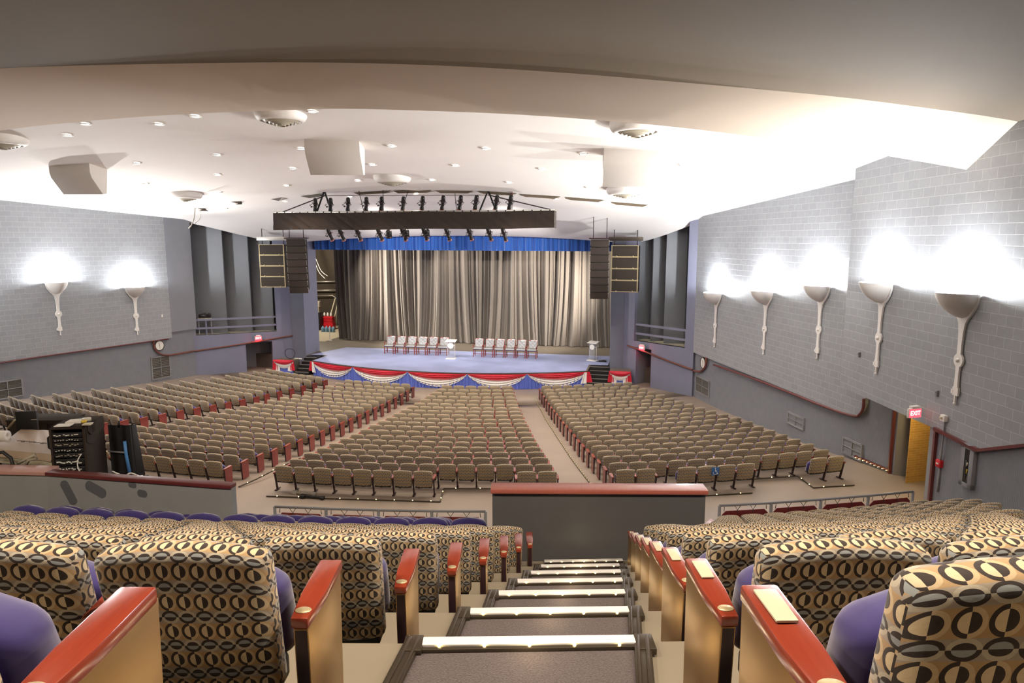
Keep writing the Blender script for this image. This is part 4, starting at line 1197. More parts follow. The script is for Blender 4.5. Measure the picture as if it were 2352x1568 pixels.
def cabinet(x0, x1, pyb, pyt, label, mat, nd):
    y = fzy(pyb); a, b = aty(x0, pyb, y), aty(x1, pyb, y); h = aty(x0, pyt, y).z - ZST
    t = empty('filing_cabinet', label, 'cabinet', ((a.x + b.x) / 2, y + .3, ZST)); w = b.x - a.x
    mb = MB(); mb.box((0, 0, h / 2), (w, .6, h)); mb.build('body', M[mat], t, .01)
    for k in range(nd):
        mb = MB(); mb.box((0, -.31, h * (k + .5) / nd), (w * .9, .02, h / nd * .88)); d = mb.build('drawer', M[mat], t, .005)
        mb = MB(); mb.box((0, -.33, h * (k + .6) / nd), (w * .25, .02, .03)); mb.build('handle', M['alu'], d)
    return t, h
_t, HCAB = cabinet(720, 736, 759, 718, 'tall black filing cabinet in the left wing beside the red tool chest', 'black', 4)
cabinet(711, 718, 760, 728, 'black filing cabinet at the left edge of the wing', 'black', 4)
y = fzy(757); a, b = aty(738, 757, y), aty(764, 757, y); w = b.x - a.x; h = aty(738, 726, y).z - ZST
t = empty('tool_chest', 'red tool chest with drawers in the left wing', 'tool chest', ((a.x + b.x) / 2, y + .35, ZST))
mb = MB(); mb.box((0, 0, h * .25), (w, .55, h * .5)); mb.build('lower_box', M['red'], t, .01)
mb = MB(); mb.box((0, 0, h * .74), (w * .9, .5, h * .45)); mb.build('upper_box', M['red'], t, .01)
for k in range(5):
    mb = MB(); mb.box((0, -.285 if k < 2 else -.26, h * (.12 + .19 * k)), (w * .84, .02, h * .14)); mb.build('drawer', M['red'], t, .004)
for k in range(3):
    mb = MB(); mb.M = Matrix.Translation((0, 0, 0)); mb.lathe([(0, 0), (.08, 0), (.09, .05), (.09, .22), (.04, .30), (.04, .34), (0, .34)], 10)
    o = mb.build('bottle', M['whitepaint'], None, 0, 2, ((a.x + b.x) / 2 - .35 + .3 * k, y + .35, ZST + h * .97)); tag(o, 'white bottle on the red tool chest, %s from the left' % ORD[k + 1], 'bottle', 'bottles on the tool chest')
for k in range(4):
    mb = MB(); mb.lathe([(0, 0), (.13, 0), (.145, .04), (.14, .16), (.145, .2), (.14, .34), (.09, .42), (.035, .45), (.035, .50), (0, .50)], 14)
    p = aty(742 + 8 * k, 762, fzy(762)); o = mb.build('water_jug', M['jug'], None, 0, 2, (p.x, p.y, ZST)); tag(o, 'blue water jug on the wing floor, %s from the left' % ORD[k + 1], 'water jug', 'water jugs in the wing')
p = aty(758, 781, fzy(781)); t = empty('stanchion', 'thin white stanchion on a round base by the curtain edge', 'stanchion', (p.x, p.y, ZST))
mb = MB(); mb.lathe([(0, 0), (.16, 0), (.16, .03), (0, .04)], 14); mb.build('base', M['whitepaint'], t)
mb = MB(); mb.tube([(0, 0, .03), (0, 0, .95)], .025, 8); mb.build('post', M['whitepaint'], t)
p = aty(719, 798, fzy(798, 719)); t = empty('stool', 'small red-brown wooden stool behind the left proscenium column', 'stool', (p.x, p.y, ZST))
mb = MB(); mb.box((0, 0, .47), (.36, .36, .05)); mb.build('seat', M['chairwood'], t, .01)
for sx in (-1, 1):
    for sy in (-1, 1): mb = MB(); mb.bar((sx * .14, sy * .14, .46), (sx * .16, sy * .16, 0), .04, .04); mb.build('leg', M['chairwood'], t)
for k, (px, py, s) in enumerate(((728, 708, .62), (725, 714, .75))):
    p = aty(px, py, fzy(759) + .35); p.z = ZST + HCAB + (.27 if k else .73); mb = MB(); mb.box((p.x, p.y, p.z), (s, .34, .44)); mb.box((p.x, p.y, p.z - .23), (s * 1.06, .38, .05))
    tag(mb.build('storage_box', M['panelgrey'], None, .01), 'grey box stacked over the filing cabinets, %s' % ('upper' if k == 0 else 'lower'), 'box')
mb = MB(); p, q = atz(751, 753, ZST), aty(770, 685, YW + 1.9); mb.tube([p, q], .06, 6); mb.tube([p + Vector((.5, 0, 0)), q + Vector((.3, 0, 0))], .05, 6)
tag(mb.build('lumber', M['cream']), 'pale poles leaning against the backstage wall by the curtain', 'poles')
mb = MB(); mb.quad((-31, 46.5, ZST + .01), (CX0 - .3, 46.5, ZST + .01), (CX0 - .3, 55.5, ZST + .01), (-31, 55.5, ZST + .01)); tag(mb.build('floor_sheet', M['cream']), 'pale floor sheet in the left wing behind the column', 'floor sheet')
# ------------------------------------------------------------------ wall sconces
def sconce(p, nrm, label, s=1.0):
    """p: top centre on the wall; nrm: outward wall normal. local +y = out of the wall"""
    rz = math.atan2(nrm.y, nrm.x) - PI / 2
    t = empty('wall_sconce', label, 'sconce', p, rz, 'plaster sconces on the block walls'); t.scale = (s, s, s)
    # flat back plate flaring into the bowl
    hw = [(0.0, .50), (-.18, .485), (-.34, .42), (-.50, .30), (-.60, .20), (-.72, .125), (-.95, .085), (-1.25, .070), (-1.47, .075)]
    for i in range(13): a = PI * (i + .4) / 13.2; hw.append((-1.63 - .165 * -math.cos(PI - a), max(.07, .165 * math.sin(a))))
    hw = sorted(hw, key=lambda q: -q[0])
    hw += [(-1.95, .058), (-2.20, .066), (-2.30, .075), (-2.301, .105), (-2.50, .105), (-2.501, .02), (-2.66, .02)]
    mb = MB(); L = [(-w, .07, z) for z, w in hw]; Rr = [(w, .07, z) for z, w in reversed(hw)]
    n = len(hw)
    fl = [mb.pt(q) for q in L]; fr = [mb.pt((-q[0], q[1], q[2])) for q in L]
    bl = [mb.pt((q[0], .02, q[2])) for q in L]; br = [mb.pt((-q[0], .02, q[2])) for q in L]
    for i in range(n - 1):
        mb.face((fl[i], fr[i], fr[i+1], fl[i+1])); mb.face((fl[i], fl[i+1], bl[i+1], bl[i])); mb.face((fr[i], br[i], br[i+1], fr[i+1]))
    mb.face((fl[-1], fr[-1], br[-1], bl[-1]))
    mb.build('back_plate', M['whitepaint'], t)
    # bowl: half shell, open at the top
    mb = MB(); prof = [(.50, 0.0), (.475, -.12), (.42, -.25), (.345, -.37), (.25, -.475), (.13, -.56), (.0, -.61)]
    mb.M = Matrix.Translation((0, .07, 0)); mb.lathe(prof, 24, 0, 0, PI, True, 1.0, 1.3)
    mb.lathe([(max(0, r - .02), z + .012) for r, z in prof], 24, 0, 0, PI, True, 1.0, 1.3)
    mb.lathe([(.50, 0), (.48, .0)], 24, 0, 0, PI, False, 1.0, 1.3)
    mb.build('bowl', M['plaster2'], t)
    mb = MB(); mb.ball((0, .0775, -1.63), .055, 10); mb.build('boss', M['whitepaint'], t)
    mb = MB(); mb.box((.11, .04, -2.42), (.07, .08, .10)); mb.build('side_lug', M['whitepaint'], t)
    mb = MB(); mb.ball((0, .05, -2.70), .042, 10); mb.build('finial', M['whitepaint'], t)
    mb = MB(); mb.lathe([(0, -.16), (.05, -.15), (.06, -.05), (.0, -.02)], 10); mb.M = Matrix.Identity(4)
    o = mb.build('lamp_bulb', M['downlight'], t, 0, 2, (0, .28, -.06))
    q = p + nrm * .30 * s + Vector((0, 0, .03))
    lamp('POINT', 'sconce_light', q, SCONCE_W, (0.93, 0.97, 1.0), 0.10)
    lamp('SPOT', 'sconce_uplight', q, 520, (1.0, 0.95, 0.88), 0.10, q + UPZ * 2 + nrm * 3.4, 110, 1.0)
SCONCE_W = 150.0
nR = norm2(PR_A, PR_B, -1); n2 = norm2(P2_A, P2_B, -1); nL = norm2(PL_A, PL_B, 1)
for i, (x, y) in enumerate(((1648, 672), (1763, 668), (1890, 656))):
    sconce(atp(x, y, PR_A, PR_B), nR, 'white plaster uplight sconce on the right block wall, %s from the stage' % ORD[i + 1])
for i, (x, y) in enumerate(((2032, 649), (2222, 673))):
    sconce(atp(x, y, P2_A, P2_B), n2, 'white plaster uplight sconce on the projecting block wall, %s exit sign' % ('farther one left of the' if i == 0 else 'nearer one right of the'))
for i, (x, y) in enumerate(((126, 648), (306, 659))):
    sconce(atp(x, y, PL_A, PL_B), nL, 'white plaster uplight sconce on the left block wall, %s' % ('farther from the clock' if i == 0 else 'nearer the clock'))
lamp('POINT', 'sconce_light', Vector((lx(PL_A, PL_B, 24.5) + .4, 24.5, 5.75)), SCONCE_W, (0.93, 0.97, 1.0), 0.10)

# ------------------------------------------------------------------ ceiling fittings
DOWN_W = 112.0
def diffuser(px, py, dia, label):
    p = atceil(px, py); t = empty('air_diffuser', label, 'air vent', (p.x, p.y, p.z), 0, 'round ceiling air diffusers'); r = dia / 2
    mb = MB(); mb.lathe([(r, .20), (r * 1.0, -.02), (r * .97, -.10), (r * .90, -.18), (r * .80, -.22), (r * .74, -.22), (r * .74, -.14)], 28); mb.build('ring', M['whitepaint'], t)
    for k in range(4):
        q = r * (.68 - .16 * k); mb = MB(); mb.lathe([(q, -.20), (q * .86, -.27 - .03 * k), (q * .82, -.27 - .03 * k), (q * .82, -.18)], 24); mb.build('cone', M['panelgrey'], t)
    mb = MB(); mb.lathe([(0, -.15), (r * .74, -.15)], 24, sm=False); mb.build('throat', M['shadowgap'], t)
for px, py, d, l in ((645, 262, 1.55, 'round ceiling diffuser above the middle plaster box, near the ceiling edge'), (1462, 286, 1.55, 'round ceiling diffuser above the right-hand plaster box'),
                     (901, 408, 1.65, 'round ceiling diffuser above the lighting truss'), (424, 446, 1.65, 'round ceiling diffuser left of the truss above the left wall'),
                     (1436, 436, 1.65, 'round ceiling diffuser below the right-hand plaster box'), (5, 318, 1.55, 'round ceiling diffuser cut off at the left edge')):
    diffuser(px, py, d, l)
def spk_box(px, py, w, label, rz):
    p = atceil(px, py); t = empty('plaster_box', label, 'speaker box', (p.x, p.y, p.z), rz, 'angled plaster boxes on the ceiling')
    prof = [(0, .25), (0, -.30), (.08, -.50), (.70, -1.12), (.95, -1.08), (1.15, .25)]
    mb = MB(); mb.prism([(-w / 2, y, z) for y, z in prof], (w, 0, 0)); mb.build('shell', M['plaster2'], t, .012)
    mb = MB(); mb.quad((-w / 2 + .08, .97, -1.0), (w / 2 - .08, .97, -1.0), (w / 2 - .08, 1.15, .1), (-w / 2 + .08, 1.15, .1)); mb.build('grille', M['grille'], t)
spk_box(762, 322, 1.9, 'pale angled plaster box hanging from the ceiling centre', R_(14))
spk_box(1470, 345, 2.35, 'pale angled plaster box hanging from the ceiling on the right', R_(6))
spk_box(158, 378, 1.7, 'pale angled plaster box hanging from the ceiling on the left', R_(8))
D5 = [(580,187),(1075,188),(458,263),(1322,134),(2110,100),(1467,396),(925,452),(1468,530),(980,590),(1475,648),(1518,760),(2035,352),(1978,487),(1935,604),(1927,712)]
D6 = [(705,269),(1215,282),(602,370),(1050,374),(523,455),(924,452),(1340,466),(1743,311),(1517,393),(835,528),(1590,556),(1770,494),(2280,371),(480,545)]
DL = [(x / 2.94, 220 + y / 2.94) for x, y in D5] + [(600 + x / 2.352, 220 + y / 2.352) for x, y in D6]
BANDS = ((0, 330, 'near the front ceiling edge'), (330, 397, 'level with the plaster boxes'), (397, 443, 'level with the middle diffuser'), (443, 900, 'low beside the truss'))
cnt = {}
for (x, y) in sorted(DL):
    bn = [b[2] for b in BANDS if b[0] <= y < b[1]][0]; cnt[bn] = cnt.get(bn, 0) + 1
    p = atceil(x, y)
    t = bpy.data.objects.new('downlight', None); COL.objects.link(t); t.location = (p.x, p.y, p.z - .02); t.empty_display_size = .1
    tag(t, 'small round recessed ceiling downlight %s, %s from the left' % (bn, ORD[cnt[bn]]), 'downlight', 'recessed ceiling downlights')
    mb = MB(); mb.lathe([(.17, .0), (.17, -.02), (.125, -.025), (.115, .02)], 16); mb.build('trim_ring', M['whitepaint'], t)
    mb = MB(); mb.disc((0, 0, -.012), .12, (0, 0, -1), 16); mb.build('lamp', M['downlight'], t)
    lamp('SPOT', 'downlight_beam', (p.x, p.y, p.z - .06), DOWN_W, (1.0, 0.86, 0.70), 0.10, (p.x, p.y, 0), 120, 0.6)
# slots of the front lighting cove
SL = [(452, 478, 470, 478), (530, 463, 555, 462), (622, 457, 648, 453), (690, 450, 740, 444), (812, 442, 897, 437), (903, 438, 992, 436), (998, 437, 1088, 438), (1096, 438, 1188, 443), (1192, 445, 1288, 451), (1296, 452, 1388, 459), (1402, 463, 1490, 470)]
for i, (xa, ya, xb, yb) in enumerate(SL):
    a, b = atceil(xa, ya), atceil(xb, yb); d = (b - a); d.normalize()
    n_ = Vector((-d.y, d.x, 0)).normalized(); up = Vector((0, 0, 1))
    mb = MB(); h = .13 if i > 3 else .16
    mb.quad(a - up * .01, b - up * .01, b - up * h + d * -.3, a - up * h + d * (.3 if i > 3 else .6), 0)
    mb.quad(a - up * .01, b - up * .01, b + n_ * .5 + up * .02, a + n_ * .5 + up * .02, 0)
    mb.quad(a - up * h + d * (.3 if i > 3 else .6), b - up * h - d * .3, b + n_ * .5 - up * .02, a + n_ * .5 - up * .02, 1)
    o = struct(mb, 'ceiling_slot', [M['shadowgap'] if i < 4 else M['soffit'], M['ceiling']])

# ------------------------------------------------------------------ lighting truss with its lanterns
YT = 32.3
tA, tB = aty(629, 488, YT), aty(1274, 484, YT); zb = aty(950, 525, YT).z; ztp = (tA.z + tB.z) / 2
t = empty('lighting_truss', 'long black-skirted lighting truss hanging in front of the stage', 'truss', ((tA.x + tB.x) / 2, YT, zb)); inv = Matrix.Translation(-Vector(t.location))
x0, x1 = tA.x, tB.x; ZT = ztp + .02
for nm, (yy, zz) in {'a': (-.02, ZT), 'b': (.55, ZT), 'c': (-.02, zb + .1), 'd': (.55, zb + .1)}.items():
    mb = MB(); mb.M = inv; mb.tube([(x0, YT + yy, zz), (x1, YT + yy, zz)], .035, 8); mb.build('chord', M['alu'], t)
mb = MB(); mb.M = inv; n = 26
for k in range(n):
    xa, xb = x0 + (x1 - x0) * k / n, x0 + (x1 - x0) * (k + 1) / n
    mb.tube([(xa, YT - .02, ZT), (xb, YT + .55, ZT)], .015, 5); mb.tube([(xa, YT + .55, zb + .1), (xb, YT + .55, ZT)], .015, 5)
mb.build('lacing', M['alu'], t)
mb = MB(); mb.M = inv; rnd = random.Random(4)
def skirtfn(u, v):
    x = x0 + (x1 - x0) * u; k = (math.sin(62 * u + 5.5 * v) + .7 * math.sin(97 * u + 7 * v + 2)) * (.25 + .75 * (1 - v)) * .07 * (1.25 - u)
    return (x, YT - .07 - abs(k) - .02 * math.sin(PI * v), zb + .02 * math.sin(14 * u) - (.06 * (1 - u)) * (1 - v) + (ztp - .02 - zb) * v)
mb.grid(skirtfn, 240, 10); mb.build('skirt', M['duvetyne'], t)
mb = MB(); mb.M = inv
for xx in (x0, x1): mb.grid(lambda u, v: (xx, YT - .07 + .68 * u, zb + (ztp - zb) * v), 4, 3)
mb.build('skirt_end', M['duvetyne'], t)
mb = MB(); mb.M = inv
for k in range(34): xx = x0 + (x1 - x0) * (k + .5) / 34; mb.box((xx, YT - .05, ZT - .02), (.05, .05, .09))
mb.build('ties', M['black'], t)
def zc_(x): return ceil_z(x, YT)
for px, leg in ((741, 1), (1119, 1)):
    a = aty(px, 446, YT); 
    for dx in (-.42, .38):
        b = aty(px, 486, YT); mb = MB(); mb.M = inv; mb.tube([(a.x, YT + .2, a.z + .2), (b.x + dx * 1.0, YT + .2, ZT)], .045, 6); mb.build('hanger', M['black'], t)
a1, a2 = aty(741, 449, YT), aty(1119, 447, YT)
for p, q in (((x0 + .3, ZT), (a1.x, a1.z)), ((x1 - .1, ZT), (a2.x, a2.z)), ((a1.x, a1.z), (a2.x, a2.z))):
    mb = MB(); mb.M = inv; mb.tube([(p[0], YT + .2, p[1]), (q[0], YT + .2, q[1])], .028 if q[0] != a2.x or p[1] == ZT else .014, 6); mb.build('guy_cable', M['steel'], t)
for pa, pb_ in (((820, 440), (832, 486)), ((876, 437), (877, 486)), ((936, 436), (919, 486)), ((1041, 437), (1046, 484)), ((1175, 441), (1174, 484))):
    a, b = aty(*pa, YT), aty(*pb_, YT); mb = MB(); mb.M = inv; mb.tube([(a.x, YT + .2, a.z + .1), (b.x, YT + .2, ZT)], .016, 5); mb.build('hanging_wire', M['black'], t)
a = aty(1174, 443, YT); mb = MB(); mb.M = inv; mb.tube([(a.x, YT + .2, a.z), (a.x, YT + .2, a.z - .05)], [.14, .02], 6); mb.build('hoist', M['copper'], t)

def lantern(kind):
    o = bpy.data.objects.new('stage_lantern', None); COL.objects.link(o); o.empty_display_size = .1
    # local: body axis along -z (lens down), yoke pivot at origin
    mb = MB()
    if kind == 'profile':
        mb.lathe([(0, .34), (.07, .34), (.095, .30), (.105, .18), (.105, .02), (.085, -.02), (.085, -.22), (.10, -.24), (.10, -.33)], 14)
        mb.build('body', M['lampblack'], o)
        mb = MB(); mb.lathe([(.105, .10), (.125, .10), (.125, .05), (.105, .05)], 12); mb.box((.15, 0, .05), (.09, .02, .02)); mb.box((-.15, 0, .05), (.09, .02, .02)); mb.build('shutter_gate', M['steel'], o)
        mb = MB(); mb.tube([(-.125, 0, .0), (-.13, .05, .03), (.0, .12, .03), (.13, .05, .03), (.125, 0, 0)], .012, 5); mb.build('band', M['alu'], o)
        mb = MB(); mb.box((0, 0, -.36), (.17, .17, .05)); mb.disc((0, 0, -.392), .075, (0, 0, -1), 12); mb.build('lens', M['lens'], o)
    else:
        mb.lathe([(0, .18), (.10, .17), (.15, .10), (.155, -.12), (.16, -.16)], 14); mb.build('body', M['lampblack'], o)
        mb = MB(); mb.lathe([(.16, -.16), (.19, -.22), (.19, -.24), (.0, -.15)], 14); mb.build('lens', M['steel'], o)
    mb = MB(); s = 1 
    mb.tube([(-.16, 0, 0), (-.16, -.01, .0), (-.165, -.25, .02), (0, -.30, .02), (.165, -.25, .02), (.16, 0, 0)], .013, 5); mb.box((0, -.34, .02), (.05, .09, .05)); mb.build('yoke', M['black'], o)
    return o
LP = {k: lantern(k) for k in ('profile', 'par')}; used = {}
def put_lantern(kind, px, py, dz, label, grp, tilt, s=1.0):
    o = LP[kind] if kind not in used else copy_tree(LP[kind]); used[kind] = 1
    p = aty(px, py, YT + .1); o.location = (p.x, YT + .1, p.z); o.scale = (s, s, s)
    # local frame: lens (-z) tilted; yoke (-y) towards the truss
    tl, sd, flip = tilt
    o.rotation_euler = (R_(tl), R_(sd), 0) if not flip else (R_(tl), R_(sd), 0)
    tag(o, label, 'stage light', grp)
TOPX = [(724, 470), (759, 470), (799, 469), (841, 468), (876, 467), (926, 467), (970, 466), (1017, 465), (1057, 465), (1093, 464), (1140, 464), (1172, 464)]
for i, (x, y) in enumerate(TOPX):
    put_lantern('profile', x, y, 0, 'black profile lantern standing on top of the truss, %s from the left' % ORD[i + 1], 'lanterns above the truss', (24, 16, False), 1.02)
BOTX = [(757, 537), (784, 537), (823, 537), (872, 537), (927, 537), (976, 536), (1028, 536), (1079, 535), (1124, 536), (1158, 537)]
for i, (x, y) in enumerate(BOTX):
    put_lantern('profile', x, y, 0, 'black profile lantern hung below the truss, %s from the left' % ORD[i + 1], 'lanterns below the truss', (24, -12, True), 1.0)
for i, (x, y) in enumerate(((893, 535), (933, 534), (980, 533))):
    put_lantern('par', x, y, 0, 'stubby black flood lantern hung below the truss, %s of three' % ORD[i + 1], 'flood lanterns below the truss', (24, 10, True), .95)

# ------------------------------------------------------------------ hung loudspeakers
def line_array(px0, px1, pyt, pyb, Y, n, label, rz, flip):
    a, b = aty(px0, pyt, Y), aty(px1, pyt, Y); w = (b.x - a.x); top = a.z; bot = aty(px0, pyb, Y).z; h = (top - bot) / n
    t = empty('line_array', label, 'loudspeaker', ((a.x + b.x) / 2, Y, bot), rz); ang_ = 0.0; y = 0.0; z = top - bot
    for k in range(n):
        ang_ = R_(1.0 * k if k < 5 else 5 + 5 * (k - 4)); dep = .75
        mb = MB(); mb.M = Matrix.Translation((0, y, z)) @ Matrix.Rotation(ang_, 4, 'X')
        mb.prism([(-w * .40, 0, 0), (w * .40, 0, 0), (w * .40, 0, -h * .97), (-w * .40, 0, -h * .97)], (0, .02, 0))
        mb.box((0, .02 + dep / 2, -h * .485), (w * .80, dep, h * .96)); c = mb.build('cabinet', M['cabinet'], t, .012)
        mb = MB(); mb.M = Matrix.Translation((0, y, z)) @ Matrix.Rotation(ang_, 4, 'X')
        mb.box((0, -.012, -h * .485), (w * .78, .02, h * .86)); mb.build('grille', M['grille'], c)
        mb = MB(); mb.M = Matrix.Translation((0, y, z)) @ Matrix.Rotation(ang_, 4, 'X')
        for sx in (-1, 1): mb.box((sx * w * .41, .08, -h * .5), (.02, .05, h * .55)); mb.ball((sx * w * .405, -.01, -h * .1), .025, 6)
        mb.build('rigging_plate', M['alu'], c)
        z -= h * math.cos(ang_); y += -h * math.sin(-ang_) * 1.0
    mb = MB(); mb.box((0, .35, top - bot + .06), (w * .95, .9, .07)); mb.build('fly_frame', M['steel'], t)
    for sx in (-.3, .3): mb = MB(); mb.tube([(sx * w, .35, top - bot + .05), (sx * w, .35, ceil_z(t.location.x, Y) - bot + .1)], .022, 5); mb.build('hanging_cable', M['steel'], t)
def sub_array(px0, px1, pyt, pyb, Y, n, label, rz):
    a, b = aty(px0, pyt, Y), aty(px1, pyt, Y); w = b.x - a.x; top = a.z; bot = aty(px0, pyb, Y).z; h = (top - bot) / n
    t = empty('bass_array', label, 'loudspeaker', ((a.x + b.x) / 2, Y, bot), rz)
    for k in range(n):
        zc = top - bot - h * (k + .5)
        mb = MB(); mb.box((0, .42, zc), (w, .84, h * .96)); c = mb.build('cabinet', M['cabinet'], t, .012)
        mb = MB(); mb.box((0, -.012, zc), (w * .92, .02, h * .82)); mb.build('grille', M['grille'], c)
        mb = MB()
        for sx in (-1, 1): mb.box((sx * w * .475, -.015, zc), (.05, .035, h * .98)); mb.ball((sx * w * .3, -.03, zc - h * .45), .045, 6)
        mb.box((0, -.015, zc - h * .47), (w, .035, .045)); mb.box((0, -.015, zc + h * .47), (w, .035, .03)); mb.build('frame', M['plaque'], c)
    mb = MB(); mb.box((0, .3, top - bot + .35), (w * 1.25, .12, .22)); mb.build('fly_bar', M['alu'] if rz > 0 else M['trimdark'], t, .01)
    for sx in (-.42, .42):
        mb = MB(); mb.tube([(sx * w, .3, top - bot + .3), (sx * w, .3, ceil_z(t.location.x, Y) - bot + .1)], .024, 5); mb.build('hanging_cable', M['steel'], t)
        mb = MB(); mb.tube([(sx * w, .3, top - bot), (sx * w, .3, top - bot + .35)], .03, 5); mb.build('link', M['steel'], t)
line_array(655, 703, 549, 676, 37.7, 8, 'black curved line array hanging left of the stage opening', R_(20), 1)
line_array(1352, 1404, 550, 690, 37.7, 8, 'black curved line array hanging right of the stage opening', R_(3), -1)
sub_array(596, 650, 561, 659, 38.7, 4, 'stack of four black bass cabinets hanging left of the stage', R_(10))
sub_array(1404, 1468, 563, 670, 38.9, 4, 'stack of four black bass cabinets hanging right of the stage', R_(-4))

# ------------------------------------------------------------------ wall fittings
def on_wall(px, py, A, B, out): p = atp(px, py, A, B); n_ = norm2(A, B, out); return p, n_, math.atan2(n_.y, n_.x) + PI / 2
# local frame of wall things: x along the wall, -y out of the wall
def vent(q, A, B, out, label, mat, nx=2, ny=2):
    p0, p1 = atp(q[0], q[1], A, B), atp(q[2], q[3], A, B); n_ = norm2(A, B, out); rz = math.atan2(n_.y, n_.x) + PI / 2
    c = (p0 + p1) / 2; w = math.hypot(p1.x - p0.x, p1.y - p0.y); h = abs(p0.z - p1.z)
    t = empty('wall_vent', label, 'vent', c + n_ * .03, rz, 'louvred vents in the side walls')
    mb = MB()
    for s in (-1, 1): mb.box((s * w / 2, 0, 0), (.06, .07, h + .06)); mb.box((0, 0, s * h / 2), (w, .07, .06))
    mb.box((0, -.01, 0), (.03, .06, h)); mb.box((0, -.01, 0), (w, .06, .025)); mb.build('frame', M['grillegrey'], t)
    mb = MB(); k = 14
    for i in range(k): mb.box((0, .005, -h / 2 + h * (i + .5) / k), (w, .05, h / k * .30), rx=R_(35))
    mb.box((0, .03, 0), (w, .005, h)); mb.build('louvres', M[mat], t)
vent((346, 822, 391, 864), LL_A, LL_B, 1, 'brown louvred vent below the left clock', 'mesh')
vent((-20, 880, 52, 907), LL_A, LL_B, 1, 'low brown louvred vent at the left edge beside the seats', 'mesh')
vent((1601, 862, 1629, 912), LR_A, LR_B, -1, 'louvred vent below the right-hand clock', 'mesh')
vent((1813, 946, 1847, 987), LR_A, LR_B, -1, 'grey louvred vent in the right wall, middle of three', 'grillegrey')
vent((1940, 1004, 1980, 1058), LR_A, LR_B, -1, 'grey louvred vent in the right wall nearest the exit passage', 'grillegrey')
def clock(px, py, A, B, out, label):
    p, n_, rz = on_wall(px, py, A, B, out); t = empty('wall_clock', label, 'clock', p + n_ * .03, rz); X = Matrix.Rotation(PI / 2, 4, 'X')
    mb = MB(); mb.M = X; mb.lathe([(0, -.02), (.30, -.02), (.30, .05), (.27, .06), (.265, .03)], 28); mb.build('rim', M['trimdark'], t)
    mb = MB(); mb.M = X; mb.disc((0, 0, .035), .27, (0, 0, 1), 28); mb.build('face', M['clockface'], t)
    mb = MB(); mb.bar((0, -.045, 0), (-.04, -.045, .16), .006, .02); mb.bar((0, -.045, 0), (.01, -.045, -.20), .006, .014); mb.build('hands', M['black'], t)
clock(365, 793, LL_A, LL_B, 1, 'round white clock at the stage end of the left wall')
clock(1617, 833, LR_A, LR_B, -1, 'round white clock at the stage end of the right wall')
def exit_sign(p, rz, s, label, txt=True):
    t = empty('exit_sign', label, 'exit sign', p, rz); t.scale = (s, s, s)
    mb = MB(); mb.box((0, 0, 0), (.36, .06, .22)); mb.build('housing', M['whitepaint'], t, .008)
    mb = MB(); mb.box((0, -.032, 0), (.34, .006, .20)); f = mb.build('face', M['exitface'], t)
    mb = MB(); mb.box((0, .0, .135), (.22, .10, .06)); mb.build('bracket', M['whitepaint'], t, .006)
    text('EXIT', .145, M['exitletter'], 'lettering', f, Matrix.Translation((0, -.037, 0)) @ Matrix.Rotation(PI / 2, 4, 'X'), .003, .92)
    return t
p = atp(2124, 948, P2_A, P2_B); q = p + n2 * .28
exit_sign(q, YAW + R_(16), 1.15, 'red EXIT sign over the exit passage in the right wall')
lamp('POINT', 'exit_glow', p + n2 * .10 + norm2(P2_A, P2_B, 1).cross(UPZ) * 0 + Vector((.0, .0, .0)) + n2 * .10, .45, (1, .05, .1), .01)
p, n_, rz = on_wall(593, 776, SL_A, SL_B, -1); exit_sign(p + n_ * .10, rz, 1.2, 'small red EXIT sign over the dark doorway left of the stage'); lamp('POINT', 'exit_glow', p + n_ * .25 - UPZ * .1, 2.5, (1, .05, .1), .01)
p, n_, rz = on_wall(1477, 798, SR_A, SR_B, 1); exit_sign(p + n_ * .10, rz, 1.2, 'small red EXIT sign over the dark doorway right of the stage'); lamp('POINT', 'exit_glow', p + n_ * .25 - UPZ * .1, 2.5, (1, .05, .1), .01)
# fire alarm parts beside the exit passage
p, n_, rz = on_wall(2173, 960, P2_A, P2_B, -1)
t = empty('alarm_strobe', 'white alarm strobe box on the block wall right of the EXIT sign', 'alarm', p + n_ * .05, rz)
mb = MB(); mb.box((0, 0, 0), (.17, .10, .16)); mb.build('box', M['whitepaint'], t, .008); mb = MB(); mb.box((-.03, -.06, .0), (.08, .05, .06)); mb.build('lens', M['cream'], t, .01)
pu, n_, rz = on_wall(2162, 1064, L2_A, L2_B, -1)
t = empty('pull_station', 'red fire alarm pull box on the ribbed grey wall', 'fire alarm', pu + n_ * .05, rz)
mb = MB(); mb.box((0, 0, 0), (.17, .10, .19)); mb.build('box', M['red'], t, .008); mb = MB(); mb.box((.0, -.055, .0), (.09, .02, .035)); mb.build('handle', M['whitepaint'], t, .004)
t = empty('conduit', 'thin grey conduit running down from the white strobe past the red pull box', 'conduit', p + n_ * .02); inv = Matrix.Translation(-Vector(t.location))
mb = MB(); mb.M = inv; low_ = Vector((pu.x, pu.y, 1.0)) + n_ * .03
mb.tube(smooth_line([p + n_ * .03 - UPZ * .08, p + n_ * .03 - UPZ * .9, pu + n_ * .03 + UPZ * .09], 4), .022, 6); mb.tube([pu + n_ * .03 - UPZ * .09, low_], .022, 6); mb.build('pipe', M['grillegrey'], t)
p0, p1 = atp(2217, 1035, L2_A, L2_B), atp(2240, 1105, L2_A, L2_B); c = (p0 + p1) / 2; n_ = norm2(L2_A, L2_B, -1); rz = math.atan2(n_.y, n_.x) + PI / 2
t = empty('extinguisher_cabinet', 'tall grey cabinet with a glass slot and fire extinguisher on the ribbed wall', 'fire cabinet', c + n_ * .05, rz); h = 1.05; w = .44
mb = MB()
for s in (-1, 1): mb.box((s * (w / 2 - .07), 0, 0), (.14, .10, h)); mb.box((0, 0, s * (h / 2 - .06)), (w, .10, .12))
mb.build('door_frame', M['grillegrey'], t, .008)
